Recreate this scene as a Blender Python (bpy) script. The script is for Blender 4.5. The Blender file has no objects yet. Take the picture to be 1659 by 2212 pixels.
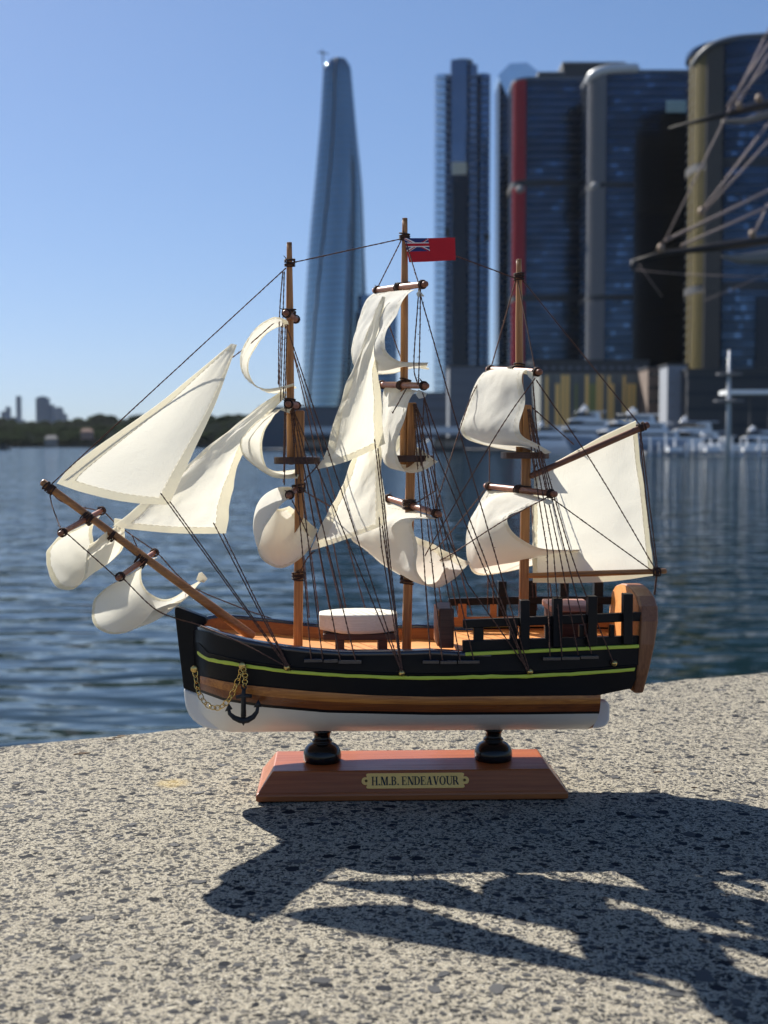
import bpy, math, random
import numpy as np
from mathutils import Vector, noise as mnoise
random.seed(7)
rnd = random.Random(11)
sc = bpy.context.scene
R = math.radians

# ------------------------------------------------------------------ camera
F = 2640.0; CX = 829.5; CY = 1105.5; HOR = 962.0
CH = 0.183
TH = math.atan((CY - HOR) / F)
cam_d = bpy.data.cameras.new('camera'); cam = bpy.data.objects.new('camera', cam_d)
sc.collection.objects.link(cam); sc.camera = cam
cam.location = (0, 0, CH); cam.rotation_euler = (R(90) - TH, 0, 0)
cam_d.sensor_fit = 'HORIZONTAL'; cam_d.sensor_width = 36; cam_d.lens = 36 * F / 1659
cam_d.clip_start = 0.01; cam_d.clip_end = 30000
cam_d.dof.use_dof = True; cam_d.dof.focus_distance = 0.612; cam_d.dof.aperture_fstop = 22
# ------------------------------------------------------------------ sky, sun, exposure
SUN = Vector((-0.80, 1.06, 1.0)).normalized()          # towards the sun
SUN_EL = math.asin(SUN.z); SUN_ROT = math.atan2(SUN.x, SUN.y)
W = bpy.data.worlds.new('World'); sc.world = W; W.use_nodes = True
nt = W.node_tree; bg = nt.nodes['Background']
sky = nt.nodes.new('ShaderNodeTexSky'); sky.sky_type = 'NISHITA'; sky.sun_disc = False
sky.sun_elevation = SUN_EL; sky.sun_rotation = SUN_ROT
sky.air_density = 1.0; sky.dust_density = 0.3; sky.ozone_density = 10.0; sky.altitude = 0
# camera like roll-off of the bright sky (the same for every direction): c / (1 + k c)
def vm(op, a, b):
    x = nt.nodes.new('ShaderNodeVectorMath'); x.operation = op
    for s_, v_ in zip(x.inputs, (a, b)):
        if hasattr(v_, 'node'): nt.links.new(v_, s_)
        else: s_.default_value = v_
    return x.outputs[0]
roll = vm('DIVIDE', vm('MULTIPLY', sky.outputs[0], (1.24, 1.045, .95)), vm('ADD', vm('MULTIPLY', sky.outputs[0], (.20, .114, .061)), (1, 1, 1)))
nt.links.new(roll, bg.inputs[0]); bg.inputs[1].default_value = 0.078
sd = bpy.data.lights.new('sun', 'SUN'); so = bpy.data.objects.new('sun', sd); sc.collection.objects.link(so)
sd.energy = 5.0; sd.angle = R(0.5); sd.color = (1.0, 0.95, 0.86)
so.rotation_euler = (-SUN).to_track_quat('-Z', 'Y').to_euler()
so.location = (-3, 3, 5)
sc.view_settings.view_transform = 'Standard'; sc.view_settings.look = 'None'
sc.view_settings.exposure = 1.0; sc.view_settings.gamma = 1.0
sc.view_settings.use_curve_mapping = False
sc.render.engine = 'CYCLES'
sc.cycles.use_denoising = True
sc.cycles.max_bounces = 8; sc.cycles.transparent_max_bounces = 8

# ------------------------------------------------------------------ helpers
def ray(px, py):
    a = (px - CX) / F; b = -(py - CY) / F
    return Vector((a, math.cos(TH) + b * math.sin(TH), -math.sin(TH) + b * math.cos(TH)))
def at(px, py, Y):
    d = ray(px, py); k = Y / d.y
    return Vector((d.x * k, Y, CH + d.z * k))
def ground(px, py, z=0.0):
    d = ray(px, py); k = (z - CH) / d.z
    return Vector((d.x * k, d.y * k, z))
YAW = R(2.0); O = Vector((0, 0.647, 0))
U = Vector((math.cos(YAW), math.sin(YAW), 0)); V = Vector((math.sin(YAW), -math.cos(YAW), 0))
def S(px, py, v=0.0):
    """point of the ship's local frame (u aft, -v is local y, w up)"""
    d = ray(px, py); C = Vector((0, 0, CH))
    k = ((O + V * v - C).dot(V)) / d.dot(V)
    p = C + d * k - O
    return Vector((p.dot(U), -v, p.z))
def proj(u, v, w):
    p = O + U * u + V * v + Vector((0, 0, w - CH))
    y = p.y * math.cos(TH) - p.z * math.sin(TH); z = p.y * math.sin(TH) + p.z * math.cos(TH)
    return CX + F * p.x / y, CY - F * z / y

def link(o, parent=None):
    sc.collection.objects.link(o)
    if parent is not None: o.parent = parent
    return o
def mk(name, vs, fs, mat, parent=None, smooth=False, **tags):
    me = bpy.data.meshes.new(name); me.from_pydata([tuple(v) for v in vs], [], [tuple(f) for f in fs]); me.update()
    if smooth: me.polygons.foreach_set('use_smooth', [True] * len(me.polygons))
    if mat is not None: me.materials.append(mat)
    o = bpy.data.objects.new(name, me); link(o, parent)
    for k, v in tags.items(): o[k] = v
    return o
def inst(o, parent=None, loc=None, rot=None, scale=None, **tags):
    c = o.copy(); sc.collection.objects.link(c); c.parent = parent if parent is not None else o.parent
    if loc is not None: c.location = loc
    if rot is not None: c.rotation_euler = rot
    if scale is not None: c.scale = scale
    for k, v in tags.items(): c[k] = v
    return c
def empty(name, loc=(0, 0, 0), rz=0, **tags):
    o = bpy.data.objects.new(name, None); o.location = loc; o.rotation_euler = (0, 0, rz); o.empty_display_size = .05
    sc.collection.objects.link(o)
    for k, v in tags.items(): o[k] = v
    return o
class M:
    def __init__(s): s.v = []; s.f = []
    def add(s, vs, fs):
        n = len(s.v); s.v += [tuple(v) for v in vs]; s.f += [tuple(i + n for i in f) for f in fs]; return s
    def box(s, x0, x1, y0, y1, z0, z1):
        return s.add([(x0,y0,z0),(x1,y0,z0),(x1,y1,z0),(x0,y1,z0),(x0,y0,z1),(x1,y0,z1),(x1,y1,z1),(x0,y1,z1)],
                     [(0,3,2,1),(4,5,6,7),(0,1,5,4),(1,2,6,5),(2,3,7,6),(3,0,4,7)])
    def tube(s, pts, rad, n=8, cap=True, phase=0.0):
        pts = [Vector(p) for p in pts]; N = len(pts)
        rad = rad if hasattr(rad, '__len__') else [rad] * N
        t = (pts[1] - pts[0]).normalized()
        a = t.orthogonal().normalized(); rings = []
        for i, p in enumerate(pts):
            t = (pts[min(i + 1, N - 1)] - pts[max(i - 1, 0)])
            if t.length < 1e-12: t = Vector((0, 0, 1))
            t.normalize(); a = (a - t * a.dot(t)).normalized(); b = t.cross(a)
            for k in range(n):
                q = phase + 2 * math.pi * k / n
                rings.append(p + (a * math.cos(q) + b * math.sin(q)) * rad[i])
        fs = [(i*n+k, i*n+(k+1)%n, (i+1)*n+(k+1)%n, (i+1)*n+k) for i in range(N-1) for k in range(n)]
        if cap: fs += [tuple(range(n-1, -1, -1)), tuple((N-1)*n+k for k in range(n))]
        return s.add(rings, fs)
    def lathe(s, prof, c=(0,0,0), n=28):
        vs = [(c[0]+r*math.cos(2*math.pi*k/n), c[1]+r*math.sin(2*math.pi*k/n), c[2]+z) for r, z in prof for k in range(n)]
        N = len(prof)
        fs = [(i*n+k, i*n+(k+1)%n, (i+1)*n+(k+1)%n, (i+1)*n+k) for i in range(N-1) for k in range(n)]
        fs += [tuple(range(n-1,-1,-1)), tuple((N-1)*n+k for k in range(n))]
        return s.add(vs, fs)
    def prism(s, poly, z0, z1):
        n = len(poly)
        vs = [(x, y, z0) for x, y in poly] + [(x, y, z1) for x, y in poly]
        return s.add(vs, [tuple(range(n-1,-1,-1)), tuple(range(n, 2*n))] + [(i,(i+1)%n,n+(i+1)%n,n+i) for i in range(n)])
    def sphere(s, c, r, n=10, m=7, sz=1.0):
        prof = [(max(1e-5, r*math.sin(math.pi*i/m)), -r*sz*math.cos(math.pi*i/m)) for i in range(m+1)]
        return s.lathe(prof, c, n)
    def mk(s, name, mat, parent=None, smooth=False, **t): return mk(name, s.v, s.f, mat, parent, smooth, **t)
def bevel(o, w, seg=2):
    m = o.modifiers.new('bevel', 'BEVEL'); m.width = w; m.segments = seg; m.limit_method = 'ANGLE'; m.angle_limit = R(40)
    return o
def interp(pts, x):
    pts = sorted(pts)
    return float(np.interp(x, [p[0] for p in pts], [p[1] for p in pts]))
def spline(P, n):
    """Catmull-Rom through P (array k x 3), resampled to n points evenly along its length"""
    P = np.array([list(p) for p in P], float)
    if len(P) == 2: return P[0] + (P[1] - P[0]) * np.linspace(0, 1, n)[:, None]
    Q = np.vstack([2*P[0]-P[1], P, 2*P[-1]-P[-2]]); out = []
    for i in range(1, len(Q) - 2):
        for t in np.linspace(0, 1, 12, endpoint=False):
            p0, p1, p2, p3 = Q[i-1:i+3]
            out.append(.5*((2*p1)+(-p0+p2)*t+(2*p0-5*p1+4*p2-p3)*t*t+(-p0+3*p1-3*p2+p3)*t**3))
    out.append(P[-1]); out = np.array(out)
    L = np.concatenate([[0], np.cumsum(np.linalg.norm(np.diff(out, axis=0), axis=1))])
    s = np.linspace(0, L[-1], n)
    return np.stack([np.interp(s, L, out[:, k]) for k in range(3)], 1)

# ------------------------------------------------------------------ materials
def mat(name, color=(.5,.5,.5), rough=.5, metal=0.0, spec=.5, coat=0.0):
    m = bpy.data.materials.new(name); m.use_nodes = True
    b = m.node_tree.nodes['Principled BSDF']
    b.inputs['Base Color'].default_value = (*color, 1); b.inputs['Roughness'].default_value = rough
    b.inputs['Metallic'].default_value = metal; b.inputs['Specular IOR Level'].default_value = spec
    b.inputs['Coat Weight'].default_value = coat; b.inputs['Coat Roughness'].default_value = .08
    return m
class NB:
    def __init__(s, m): s.m = m; s.nt = m.node_tree; s.b = s.nt.nodes['Principled BSDF']
    def n(s, t, **kw):
        nd = s.nt.nodes.new('ShaderNode' + t)
        for k, v in kw.items(): setattr(nd, k, v)
        return nd
    def l(s, a, b): s.nt.links.new(a, b)
    def coords(s, scale=(1,1,1), rot=(0,0,0)):
        tc = s.n('TexCoord'); mp = s.n('Mapping'); s.l(tc.outputs['Object'], mp.inputs[0])
        mp.inputs['Scale'].default_value = scale; mp.inputs['Rotation'].default_value = rot
        return mp.outputs[0]
    def noise(s, vec, scale, detail=4, rough=.55, dist=0.0):
        nd = s.n('TexNoise'); nd.inputs['Scale'].default_value = scale; nd.inputs['Detail'].default_value = detail
        nd.inputs['Roughness'].default_value = rough; nd.inputs['Distortion'].default_value = dist
        s.l(vec, nd.inputs['Vector']); return nd.outputs['Fac']
    def ramp(s, fac, stops, interp='LINEAR'):
        r = s.n('ValToRGB'); r.color_ramp.interpolation = interp; e = r.color_ramp.elements
        while len(e) < len(stops): e.new(.5)
        for i, (p, c) in enumerate(stops):
            e[i].position = p; e[i].color = (*c, 1) if hasattr(c, '__len__') else (c, c, c, 1)
        s.l(fac, r.inputs[0]); return r.outputs[0]
    def mix(s, fac, a, b, mode='MIX'):
        x = s.n('Mix', data_type='RGBA', blend_type=mode)
        for sock, val in ((x.inputs[0], fac), (x.inputs[6], a), (x.inputs[7], b)):
            if hasattr(val, 'node'): s.l(val, sock)
            else: sock.default_value = val if not hasattr(val, '__len__') else (*val, 1)
        return x.outputs[2]
    def math(s, op, a, b=0.0, clamp=False):
        x = s.n('Math', operation=op); x.use_clamp = clamp
        for sock, val in ((x.inputs[0], a), (x.inputs[1], b)):
            if hasattr(val, 'node'): s.l(val, sock)
            else: sock.default_value = val
        return x.outputs[0]
    def bump(s, h, dist, strength=1.0, normal=None):
        x = s.n('Bump'); x.inputs['Distance'].default_value = dist; x.inputs['Strength'].default_value = strength
        s.l(h, x.inputs['Height'])
        if normal is not None: s.l(normal, x.inputs['Normal'])
        return x.outputs[0]
    def color(s, o): s.l(o, s.b.inputs['Base Color'])
    def rough(s, o): s.l(o, s.b.inputs['Roughness'])
    def normal(s, o): s.l(o, s.b.inputs['Normal'])

def wood(name, dark, light, axis='z', rough=.45, coat=0.0, grain=1400, bump=.00006):
    m = mat(name, light, rough, coat=coat); nb = NB(m)
    sc_ = {'x': (.035, 1, 1), 'y': (1, .035, 1), 'z': (1, 1, .035)}[axis]
    v = nb.coords(sc_); n1 = nb.noise(v, grain, 4, .6, .6); v2 = nb.coords(tuple(k if k < 1 else .3 for k in sc_)); n2 = nb.noise(v2, grain*.5, 2)
    f = nb.math('ADD', nb.math('MULTIPLY', n1, .65), nb.math('MULTIPLY', n2, .35))
    c = nb.ramp(f, [(.33, dark), (.5, tuple((a+b)/2 for a, b in zip(dark, light))), (.66, light)])
    blot = nb.noise(nb.coords(), 60, 3); c = nb.mix(nb.math('MULTIPLY', blot, .35), c, dark)
    nb.color(c); nb.normal(nb.bump(n1, bump)); nb.rough(nb.ramp(n1, [(.3, rough+.12), (.7, rough-.06)]))
    return m
def paint(name, col, rough=.25, var=.25, bump=.00006, scale=300, coat=0.0):
    m = mat(name, col, rough, coat=coat); nb = NB(m); v = nb.coords((.5, 1, 1))
    n = nb.noise(v, scale, 5, .65); n2 = nb.noise(v, scale*.2, 3)
    nb.color(nb.mix(nb.math('MULTIPLY', n2, var), col, tuple(min(1, c*.6+.002) for c in col)))
    nb.normal(nb.bump(n, bump)); nb.rough(nb.ramp(n2, [(.3, rough*.75), (.7, min(1, rough*1.6))]))
    return m
MAST = wood('mast_wood', (.20,.075,.018), (.56,.26,.08), 'z', .4)
SPRIT = wood('bowsprit_wood', (.20,.075,.02), (.52,.24,.075), 'x', .4)
YARD = wood('yard_wood', (.16,.05,.022), (.36,.14,.07), 'y', .4)
DARKW = wood('dark_wood', (.03,.012,.008), (.09,.035,.02), 'x', .5)
DECK = wood('deck_wood', (.46,.17,.035), (.78,.35,.10), 'x', .5)
LINER = wood('bulwark_wood', (.22,.07,.018), (.42,.16,.045), 'x', .45)
WALE = wood('wale_wood', (.24,.062,.008), (.66,.25,.045), 'x', .35, coat=.15, grain=900)
WALE2 = wood('dark_wale_wood', (.10,.022,.006), (.33,.095,.02), 'x', .3, coat=.15, grain=900)
BASEW = wood('base_wood', (.25,.058,.010), (.44,.130,.028), 'x', .36, coat=.2, grain=600)
TRANS = wood('transom_wood', (.17,.06,.025), (.36,.16,.07), 'z', .4)
BLACK = paint('black_paint', (.004,.004,.006), .38, .2, .00012, 260); BLACK.node_tree.nodes['Principled BSDF'].inputs['Specular IOR Level'].default_value = .22
RAILP = paint('glossy_black_paint', (.010,.012,.024), .16, .2, .0001, 240, coat=.7)
WHITEP = paint('white_paint', (.76,.75,.72), .45, .12, .0001, 200)
BOATP = wood('boat_wood', (.62,.58,.48), (.80,.77,.68), 'x', .6)
LIME = paint('lime_paint', (.62,.70,.07), .4, .35, .0002, 500)
BRASS = mat('brass', (.62,.44,.16), .28, 1.0)
CHAINM = mat('gold_chain', (.75,.50,.15), .22, 1.0)
ANCH = paint('anchor_black', (.012,.012,.014), .55, .3, .00015, 900)
PED = mat('pedestal_lacquer', (.004,.004,.005), .14, spec=.3, coat=.15)
PLATE = mat('plate_gold', (1.0,.58,.15), .42, 0.0); 
nb = NB(PLATE); nb.normal(nb.bump(nb.noise(nb.coords((.05,1,1)), 3000, 3), .00001))
INK = mat('ink_black', (.012,.012,.012), .5)
# rope
ROPE = mat('rope_brown', (.10,.055,.04), .85, spec=.25); nb = NB(ROPE)
n1 = nb.noise(nb.coords(), 2600, 3); nb.color(nb.ramp(n1, [(.35, (.045,.022,.016)), (.65, (.16,.085,.062))]))
LASH = mat('lashing_cord', (.04,.022,.017), .8, spec=.3); nb = NB(LASH)
n1 = nb.noise(nb.coords(), 2000, 3); nb.color(nb.ramp(n1, [(.35, (.018,.01,.009)), (.65, (.07,.036,.027))]))
# cloth
def cloth(name, col, trans, tcol):
    m = bpy.data.materials.new(name); m.use_nodes = True; t = m.node_tree; nbx = NB(m); b = nbx.b
    b.inputs['Roughness'].default_value = .9; b.inputs['Specular IOR Level'].default_value = .15
    v = nbx.coords(); n2 = nbx.noise(v, 45, 3)
    c = nbx.mix(nbx.math('MULTIPLY', n2, .3), col, tuple(k*.86 for k in col)); nbx.color(c)
    wv = nbx.noise(nbx.coords((1,1,.12)), 2600, 2); wh = nbx.noise(nbx.coords((.12,1,1)), 2600, 2)
    h = nbx.math('ADD', nbx.math('ADD', wv, wh), nbx.math('MULTIPLY', nbx.noise(v, 300, 4), 1.2)); bn = nbx.bump(h, .00010)
    nbx.normal(bn)
    tr = nbx.n('BsdfTranslucent'); nbx.l(nbx.mix(nbx.math('MULTIPLY', n2, .3), tcol, tuple(k*.85 for k in tcol)), tr.inputs[0]); nbx.l(bn, tr.inputs[1])
    mx = nbx.n('MixShader'); mx.inputs[0].default_value = trans
    nbx.l(b.outputs[0], mx.inputs[1]); nbx.l(tr.outputs[0], mx.inputs[2])
    nbx.l(mx.outputs[0], t.nodes['Material Output'].inputs[0])
    return m
CLOTH = cloth('sail_cloth', (.80,.785,.72), .45, (.82,.79,.68))
THREAD = mat('sail_thread', (.72,.64,.46), .8)
HEM = cloth('hem_cloth', (.82,.80,.72), .72, (.92,.88,.74))

# ================================================================== SETTING
# ---- water
WZ = -2.0
wm = mat('harbour_water', (.005,.016,.017), .05); nb = NB(wm); nb.b.inputs['IOR'].default_value = 1.333
v1 = nb.coords((.72, 1.5, 1)); v2 = nb.coords((.8, 1.9, 1), (0, 0, .25)); v3 = nb.coords((1, 1.2, 1), (0,0,-.25))
wh = nb.math('ADD', nb.math('ADD', nb.math('MULTIPLY', nb.noise(v1, 1.0, 1.5, .4, .3), 1.9), nb.math('MULTIPLY', nb.noise(v2, 2.9, 1.5, .45, .2), .25)), nb.math('MULTIPLY', nb.noise(v3, .14, 2), .8))
nb.normal(nb.bump(wh, .085)); 
m_ = M()
pv = M().box(-40, 40, -45, .05, -.75, -.60).mk('added_pavement', mat('bounce_paving', (.20,.17,.13), .8), kind='structure')  # unseen promenade behind the camera, added to bounce warm light on the ship
ys = [.6, 3, 8, 15, 30, 60, 120, 250, 600, 1500, 4000, 9000]
for i in range(len(ys)-1):
    a, b = ys[i], ys[i+1]; wa, wb = 12+a*1.2, 12+b*1.2
    m_.add([(-wa,a,WZ),(wa,a,WZ),(wb,b,WZ),(-wb,b,WZ)], [(0,1,2,3)])
m_.mk('water', wm, kind='structure')
# ---- quay: concrete wall top
E0 = Vector((0, .8505)); ed = Vector((.9105, .4135)); en = Vector((.4135, -.9105))
cm = mat('exposed_aggregate', (.5,.46,.38), .9, spec=.15); nb = NB(cm)
tc = nb.n('TexCoord'); base = tc.outputs['Object']
wv = nb.n('TexNoise'); wv.inputs['Scale'].default_value = 260; wv.inputs['Detail'].default_value = 3; nb.l(base, wv.inputs['Vector'])
add = nb.n('VectorMath', operation='MULTIPLY_ADD'); nb.l(wv.outputs['Color'], add.inputs[0]); add.inputs[1].default_value = (.0046,)*3; nb.l(base, add.inputs[2]); wb = add.outputs[0]
def chips(scale, keep, r0, r1, ax=(1,1.5,1), rot=0):
    mp = nb.n('Mapping'); nb.l(wb, mp.inputs[0]); mp.inputs['Scale'].default_value = ax; mp.inputs['Rotation'].default_value = (0,0,rot)
    vo = nb.n('TexVoronoi'); vo.inputs['Scale'].default_value = scale; nb.l(mp.outputs[0], vo.inputs['Vector'])
    sep = nb.n('SeparateColor'); nb.l(vo.outputs['Color'], sep.inputs[0])
    k = nb.math('LESS_THAN', sep.outputs[0], keep)
    r = nb.math('ADD', nb.math('MULTIPLY', sep.outputs[1], r1-r0), r0)
    d = nb.math('MULTIPLY', nb.math('SUBTRACT', r, vo.outputs['Distance']), 22, True)
    return nb.math('MULTIPLY', k, d), sep.outputs[2]
a1, s1 = chips(265, .54, .22, .56, (1,1.12,1), .3)
a2, s2 = chips(500, .62, .26, .64, (1.15,1,1), 1.1)
a3, s3 = chips(125, .30, .16, .44, (1,1.1,1), .7)
a4, s4 = chips(640, .6, .24, .6)
lump = nb.noise(base, 9, 4); fine = nb.noise(base, 1500, 4, .7); mid = nb.noise(base, 420, 4, .65)
mtx = nb.ramp(fine, [(.36, (.05,.043,.033)), (.43, (.25,.22,.165)), (.55, (.42,.38,.295)), (.74, (.58,.53,.43))])
mtx = nb.mix(nb.math('MULTIPLY', lump, .3), mtx, (.25,.23,.18))
spk = nb.math('GREATER_THAN', nb.noise(base, 1900, 1), .70)
mtx = nb.mix(spk, mtx, (.78,.75,.68))
def chipcol(s): return nb.ramp(s, [(0, (.006,.007,.010)), (.45, (.022,.025,.032)), (.8, (.065,.067,.073)), (1, (.12,.11,.10))])
c = nb.mix(nb.math('MULTIPLY', a4, .85), mtx, chipcol(s4)); c = nb.mix(nb.math('MULTIPLY', a2, .85), c, chipcol(s2)); c = nb.mix(nb.math('MULTIPLY', a1, .92), c, chipcol(s1)); c = nb.mix(a3, c, chipcol(s3))
# yellowish stain on the stone
g = ground(372, 1690)
vd = nb.n('VectorMath', operation='DISTANCE'); nb.l(wb, vd.inputs[0]); vd.inputs[1].default_value = (g.x+.0023, g.y+.0023, .0023)
st = nb.math('MULTIPLY', nb.math('MULTIPLY', nb.math('SUBTRACT', .011, vd.outputs['Value']), 160, True), nb.noise(base, 300, 3), True)
c = nb.mix(nb.math('MULTIPLY', st, .8), c, (.50,.36,.12))
nb.color(c)
h = nb.math('ADD', nb.math('MULTIPLY', fine, .5), nb.math('MULTIPLY', mid, 1.2))
h = nb.math('SUBTRACT', h, nb.math('MULTIPLY', nb.math('MAXIMUM', nb.math('MAXIMUM', a1, a2), a3), .35))
nb.normal(nb.bump(h, .0009, .9))
def slabz(a, b):
    p = Vector((a, b, 0)); n = mnoise.noise(p*14)*.0009 + mnoise.noise(p*120)*.00035 + mnoise.noise(p*320)*.00028
    e = max(0, .012 - b) / .012
    return n - .006*e*e*(1+.6*mnoise.noise(p*60))
aa = np.concatenate([np.linspace(-1.6,-.46,16)[:-1], np.linspace(-.46,.62,480), np.linspace(.62,1.8,16)[1:]])
bb = np.concatenate([np.linspace(0,.02,12)[:-1], np.linspace(.02,.56,230), np.linspace(.56,1.0,12)[1:]])
vs = []; 
for b in bb:
    for a in aa:
        jb = b + (mnoise.noise(Vector((a*40, 3, 0)))*.0018 + mnoise.noise(Vector((a*9, 7, 0)))*.003) * max(0, 1 - b/.05)
        q = E0 + ed*a + en*jb; vs.append((q.x, q.y, slabz(a, b)))
na, nbn = len(aa), len(bb)
fs = [(j*na+i, (j+1)*na+i, (j+1)*na+i+1, j*na+i+1) for j in range(nbn-1) for i in range(na-1)]
k0 = len(vs)
for i in range(na): q = Vector(vs[i]); vs.append((q.x, q.y, -.32))
fs += [(i, i+1, k0+i+1, k0+i) for i in range(na-1)]
quay = mk('quay_wall', vs, fs, cm, smooth=True, label='speckled exposed aggregate concrete wall top under the model ship', category='wall')
m_ = M()
c_ = [E0+ed*-1.6+en*.03, E0+ed*1.8+en*.03, E0+ed*1.8+en*.85, E0+ed*-1.6+en*.85]
m_.prism([(q.x, q.y) for q in c_][::-1], -2.6, -.05); m_.mk('footing', cm, quay)
# larger flat stone chips set flush in the concrete
CHM = mat('slate_chip', (.12,.13,.15), .75, spec=.15); nb = NB(CHM)
oi = nb.n('ObjectInfo'); cc = nb.ramp(oi.outputs['Random'], [(0,(.018,.02,.028)),(.6,(.055,.06,.07)),(1,(.11,.11,.115))])
nb.color(nb.mix(nb.math('MULTIPLY', nb.noise(nb.coords(), 900, 4), .5), cc, (.2,.19,.17))); nb.normal(nb.bump(nb.noise(nb.coords(), 1500, 4), .0003))
chipm = []
for k in range(7):
    n = 10; el = rnd.uniform(.45, .8)
    pr = [(math.cos(6.283*i/n)*(1+rnd.uniform(-.3,.25)), el*math.sin(6.283*i/n)*(1+rnd.uniform(-.3,.25))) for i in range(n)]
    vs = [(x*.9, y*.9, .11) for x, y in pr] + [(x, y, -.15) for x, y in pr] + [(0, 0, .13)]
    fs = [(i, (i+1) % n, 2*n) for i in range(n)] + [(n+i, n+(i+1) % n, (i+1) % n, i) for i in range(n)]
    me = bpy.data.meshes.new('stone_chip'); me.from_pydata(vs, [], fs); me.materials.append(CHM); chipm.append(me)
placed = []
def chip(px, py, r, rz=None):
    g = ground(px, py); 
    rel = Vector((g.x, g.y)) - E0; a, b = rel.dot(ed), rel.dot(en)
    if b < .012: return
    if any((g.x-x)**2+(g.y-y)**2 < (r+q)**2 for x, y, q in placed): return
    placed.append((g.x, g.y, r))
    o = bpy.data.objects.new('stone_chip', rnd.choice(chipm)); link(o, quay)
    o.location = (g.x, g.y, slabz(a, b) + .00005); o.scale = (r, r, min(r, .003)*.6); o.rotation_euler = (0, 0, rnd.uniform(0, 6.28) if rz is None else rz)
for px, py, r in [(545,1860,.0032),(1490,1800,.0042),(950,1995,.0040),(1140,2055,.0032),(640,1860,.0036),(1520,2110,.0065),(430,1905,.0035),(190,1985,.0035),  # second chip stands in for a dark pit in the concrete
                  (1075,2135,.0045),(1255,2120,.0035),(600,2210,.004),(910,1740,.003),(700,1815,.0028),(1330,1680,.003),(1250,1620,.003),(560,1640,.003),(1030,1840,.0026)]:
    chip(px, py, r)
for k in range(300):
    px = rnd.uniform(-80, 1740); py = 2290 - 820*rnd.random()**1.25
    chip(px, py, .0013 + .0032*rnd.random()**2.6)
DEB = mat('crumbled_debris', (.10,.075,.05), .95, spec=.1); nb = NB(DEB); nb.color(nb.ramp(nb.noise(nb.coords(), 3, 5), [(.4,(.02,.017,.015)),(.6,(.17,.12,.08))]))
for px, py, r_ in [(240,1597,.0035),(252,1592,.003),(262,1588,.004),(275,1584,.0035),(284,1581,.002),(172,1628,.005),(183,1626,.004),(72,1602,.0045),(85,1601,.003),(1420,1668,.003),(1500,1702,.002)]:
    g = ground(px, py); rel = Vector((g.x, g.y)) - E0; a, b = rel.dot(ed), rel.dot(en); me = chipm[int(px) % 7].copy(); me.materials.clear(); me.materials.append(DEB)
    o = bpy.data.objects.new('debris', me); link(o, quay); o.location = (g.x, g.y, slabz(a, max(b, .002))); o.scale = (r_, r_*.6, .004); o.rotation_euler = (0, 0, rnd.uniform(-.4, .6))


# ================================================================== MODEL SHIP
ship = empty('model_ship', O, YAW, label='wooden model of a three masted tall ship with cream sails on a brown display stand', category='model ship')
# ---- hull level curves (picture row of each line on the near side)
def beam(u, u0, bmax=.0445):
    L = .062
    t = max(0.0, min(1.0, (u - u0) / L)); b = bmax * (1 - (1 - t) ** 2.5) ** (1/1.9)
    aft = max(0.0, (u - .035) / .10); b *= 1 - .26 * min(1.25, aft) ** 2
    return max(.0025, b)
LV = {
 'rail':  ([(410,1352),(430,1353),(452,1358),(476,1367),(534,1383),(602,1395),(670,1403),(739,1408),(875,1407),(929,1405),(997,1409),(1100,1412),(1385,1399)], -.1005, 1.0),
 'ledge': ([(410,1385),(430,1389),(449,1410),(524,1427),(619,1440),(739,1449),(851,1454),(929,1455),(1065,1452),(1144,1451),(1236,1446),(1385,1436)], -.1010, 1.0),
 'stripe':([(410,1392),(418,1400),(432,1414),(449,1424),(524,1437),(619,1450),(739,1459),(851,1463),(929,1464.5),(1065,1461),(1144,1460),(1236,1455),(1362,1447),(1390,1445)], -.1000, .995),
 'wtop':  ([(410,1452),(425,1458),(476,1470),(534,1480),(670,1493),(807,1502),(929,1505),(1287,1502),(1390,1487)], -.0990, .955),
 'wbot':  ([(410,1482),(428,1487),(483,1507),(568,1521),(704,1533),(929,1538),(1134,1537.5),(1290,1536)], -.0985, .90),
 'boot':  ([(410,1488),(428,1493),(483,1513),(568,1527),(704,1539),(929,1544),(1134,1543),(1290,1541)], -.0980, .875),
}
def lvl(key, u, dv=0.0, dy=0.0):
    """(v,w) on the near side of a hull line at length u"""
    pts, u0, sc_ = LV[key]; v = beam(u, u0) * sc_ + dv; w = .07
    for _ in range(5):
        px, py = proj(u, v, w); w = S(px, interp(pts, px) + dy, v).z
    return v, w
UST = list(np.concatenate([np.linspace(-.1005, -.0700, 22)[:-1], np.linspace(-.0700, .1330, 46)]))
def rake(u, w):
    if u <= .1085: return u
    ue = .1238 + (.1335-.1238)*max(0, min(1.1, (w-.0545)/(.0780-.0545)))
    return .1085+(u-.1085)*(ue-.1085)/(.133-.1085)
def strip(name, a, b, mt, side, u_from=None, u_to=None, out=0.0, mid=None, parent=ship, smooth=True):
    us = [u for u in UST if (u_from is None or u >= u_from) and (u_to is None or u <= u_to)]
    if u_to is not None and us[-1] < u_to: us.append(u_to)
    vs, fs = [], []
    rows = 5
    for u in us:
        v0, w0 = a(u); v1, w1 = b(u)
        for r in range(rows):
            t = r/(rows-1); bul = out*min(1, 3*min(t, 1-t)) if out else 0
            v = v0+(v1-v0)*t + bul + (mid(u)*4*t*(1-t) if mid else 0); wz = w0+(w1-w0)*t; vs.append((rake(u, wz), -side*v, wz))
    n = rows
    for i in range(len(us)-1):
        for r in range(rows-1):
            q = (i*n+r, i*n+r+1, (i+1)*n+r+1, (i+1)*n+r); fs.append(q if side > 0 else q[::-1])
    return mk(name, vs, fs, mt, parent, smooth)
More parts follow.
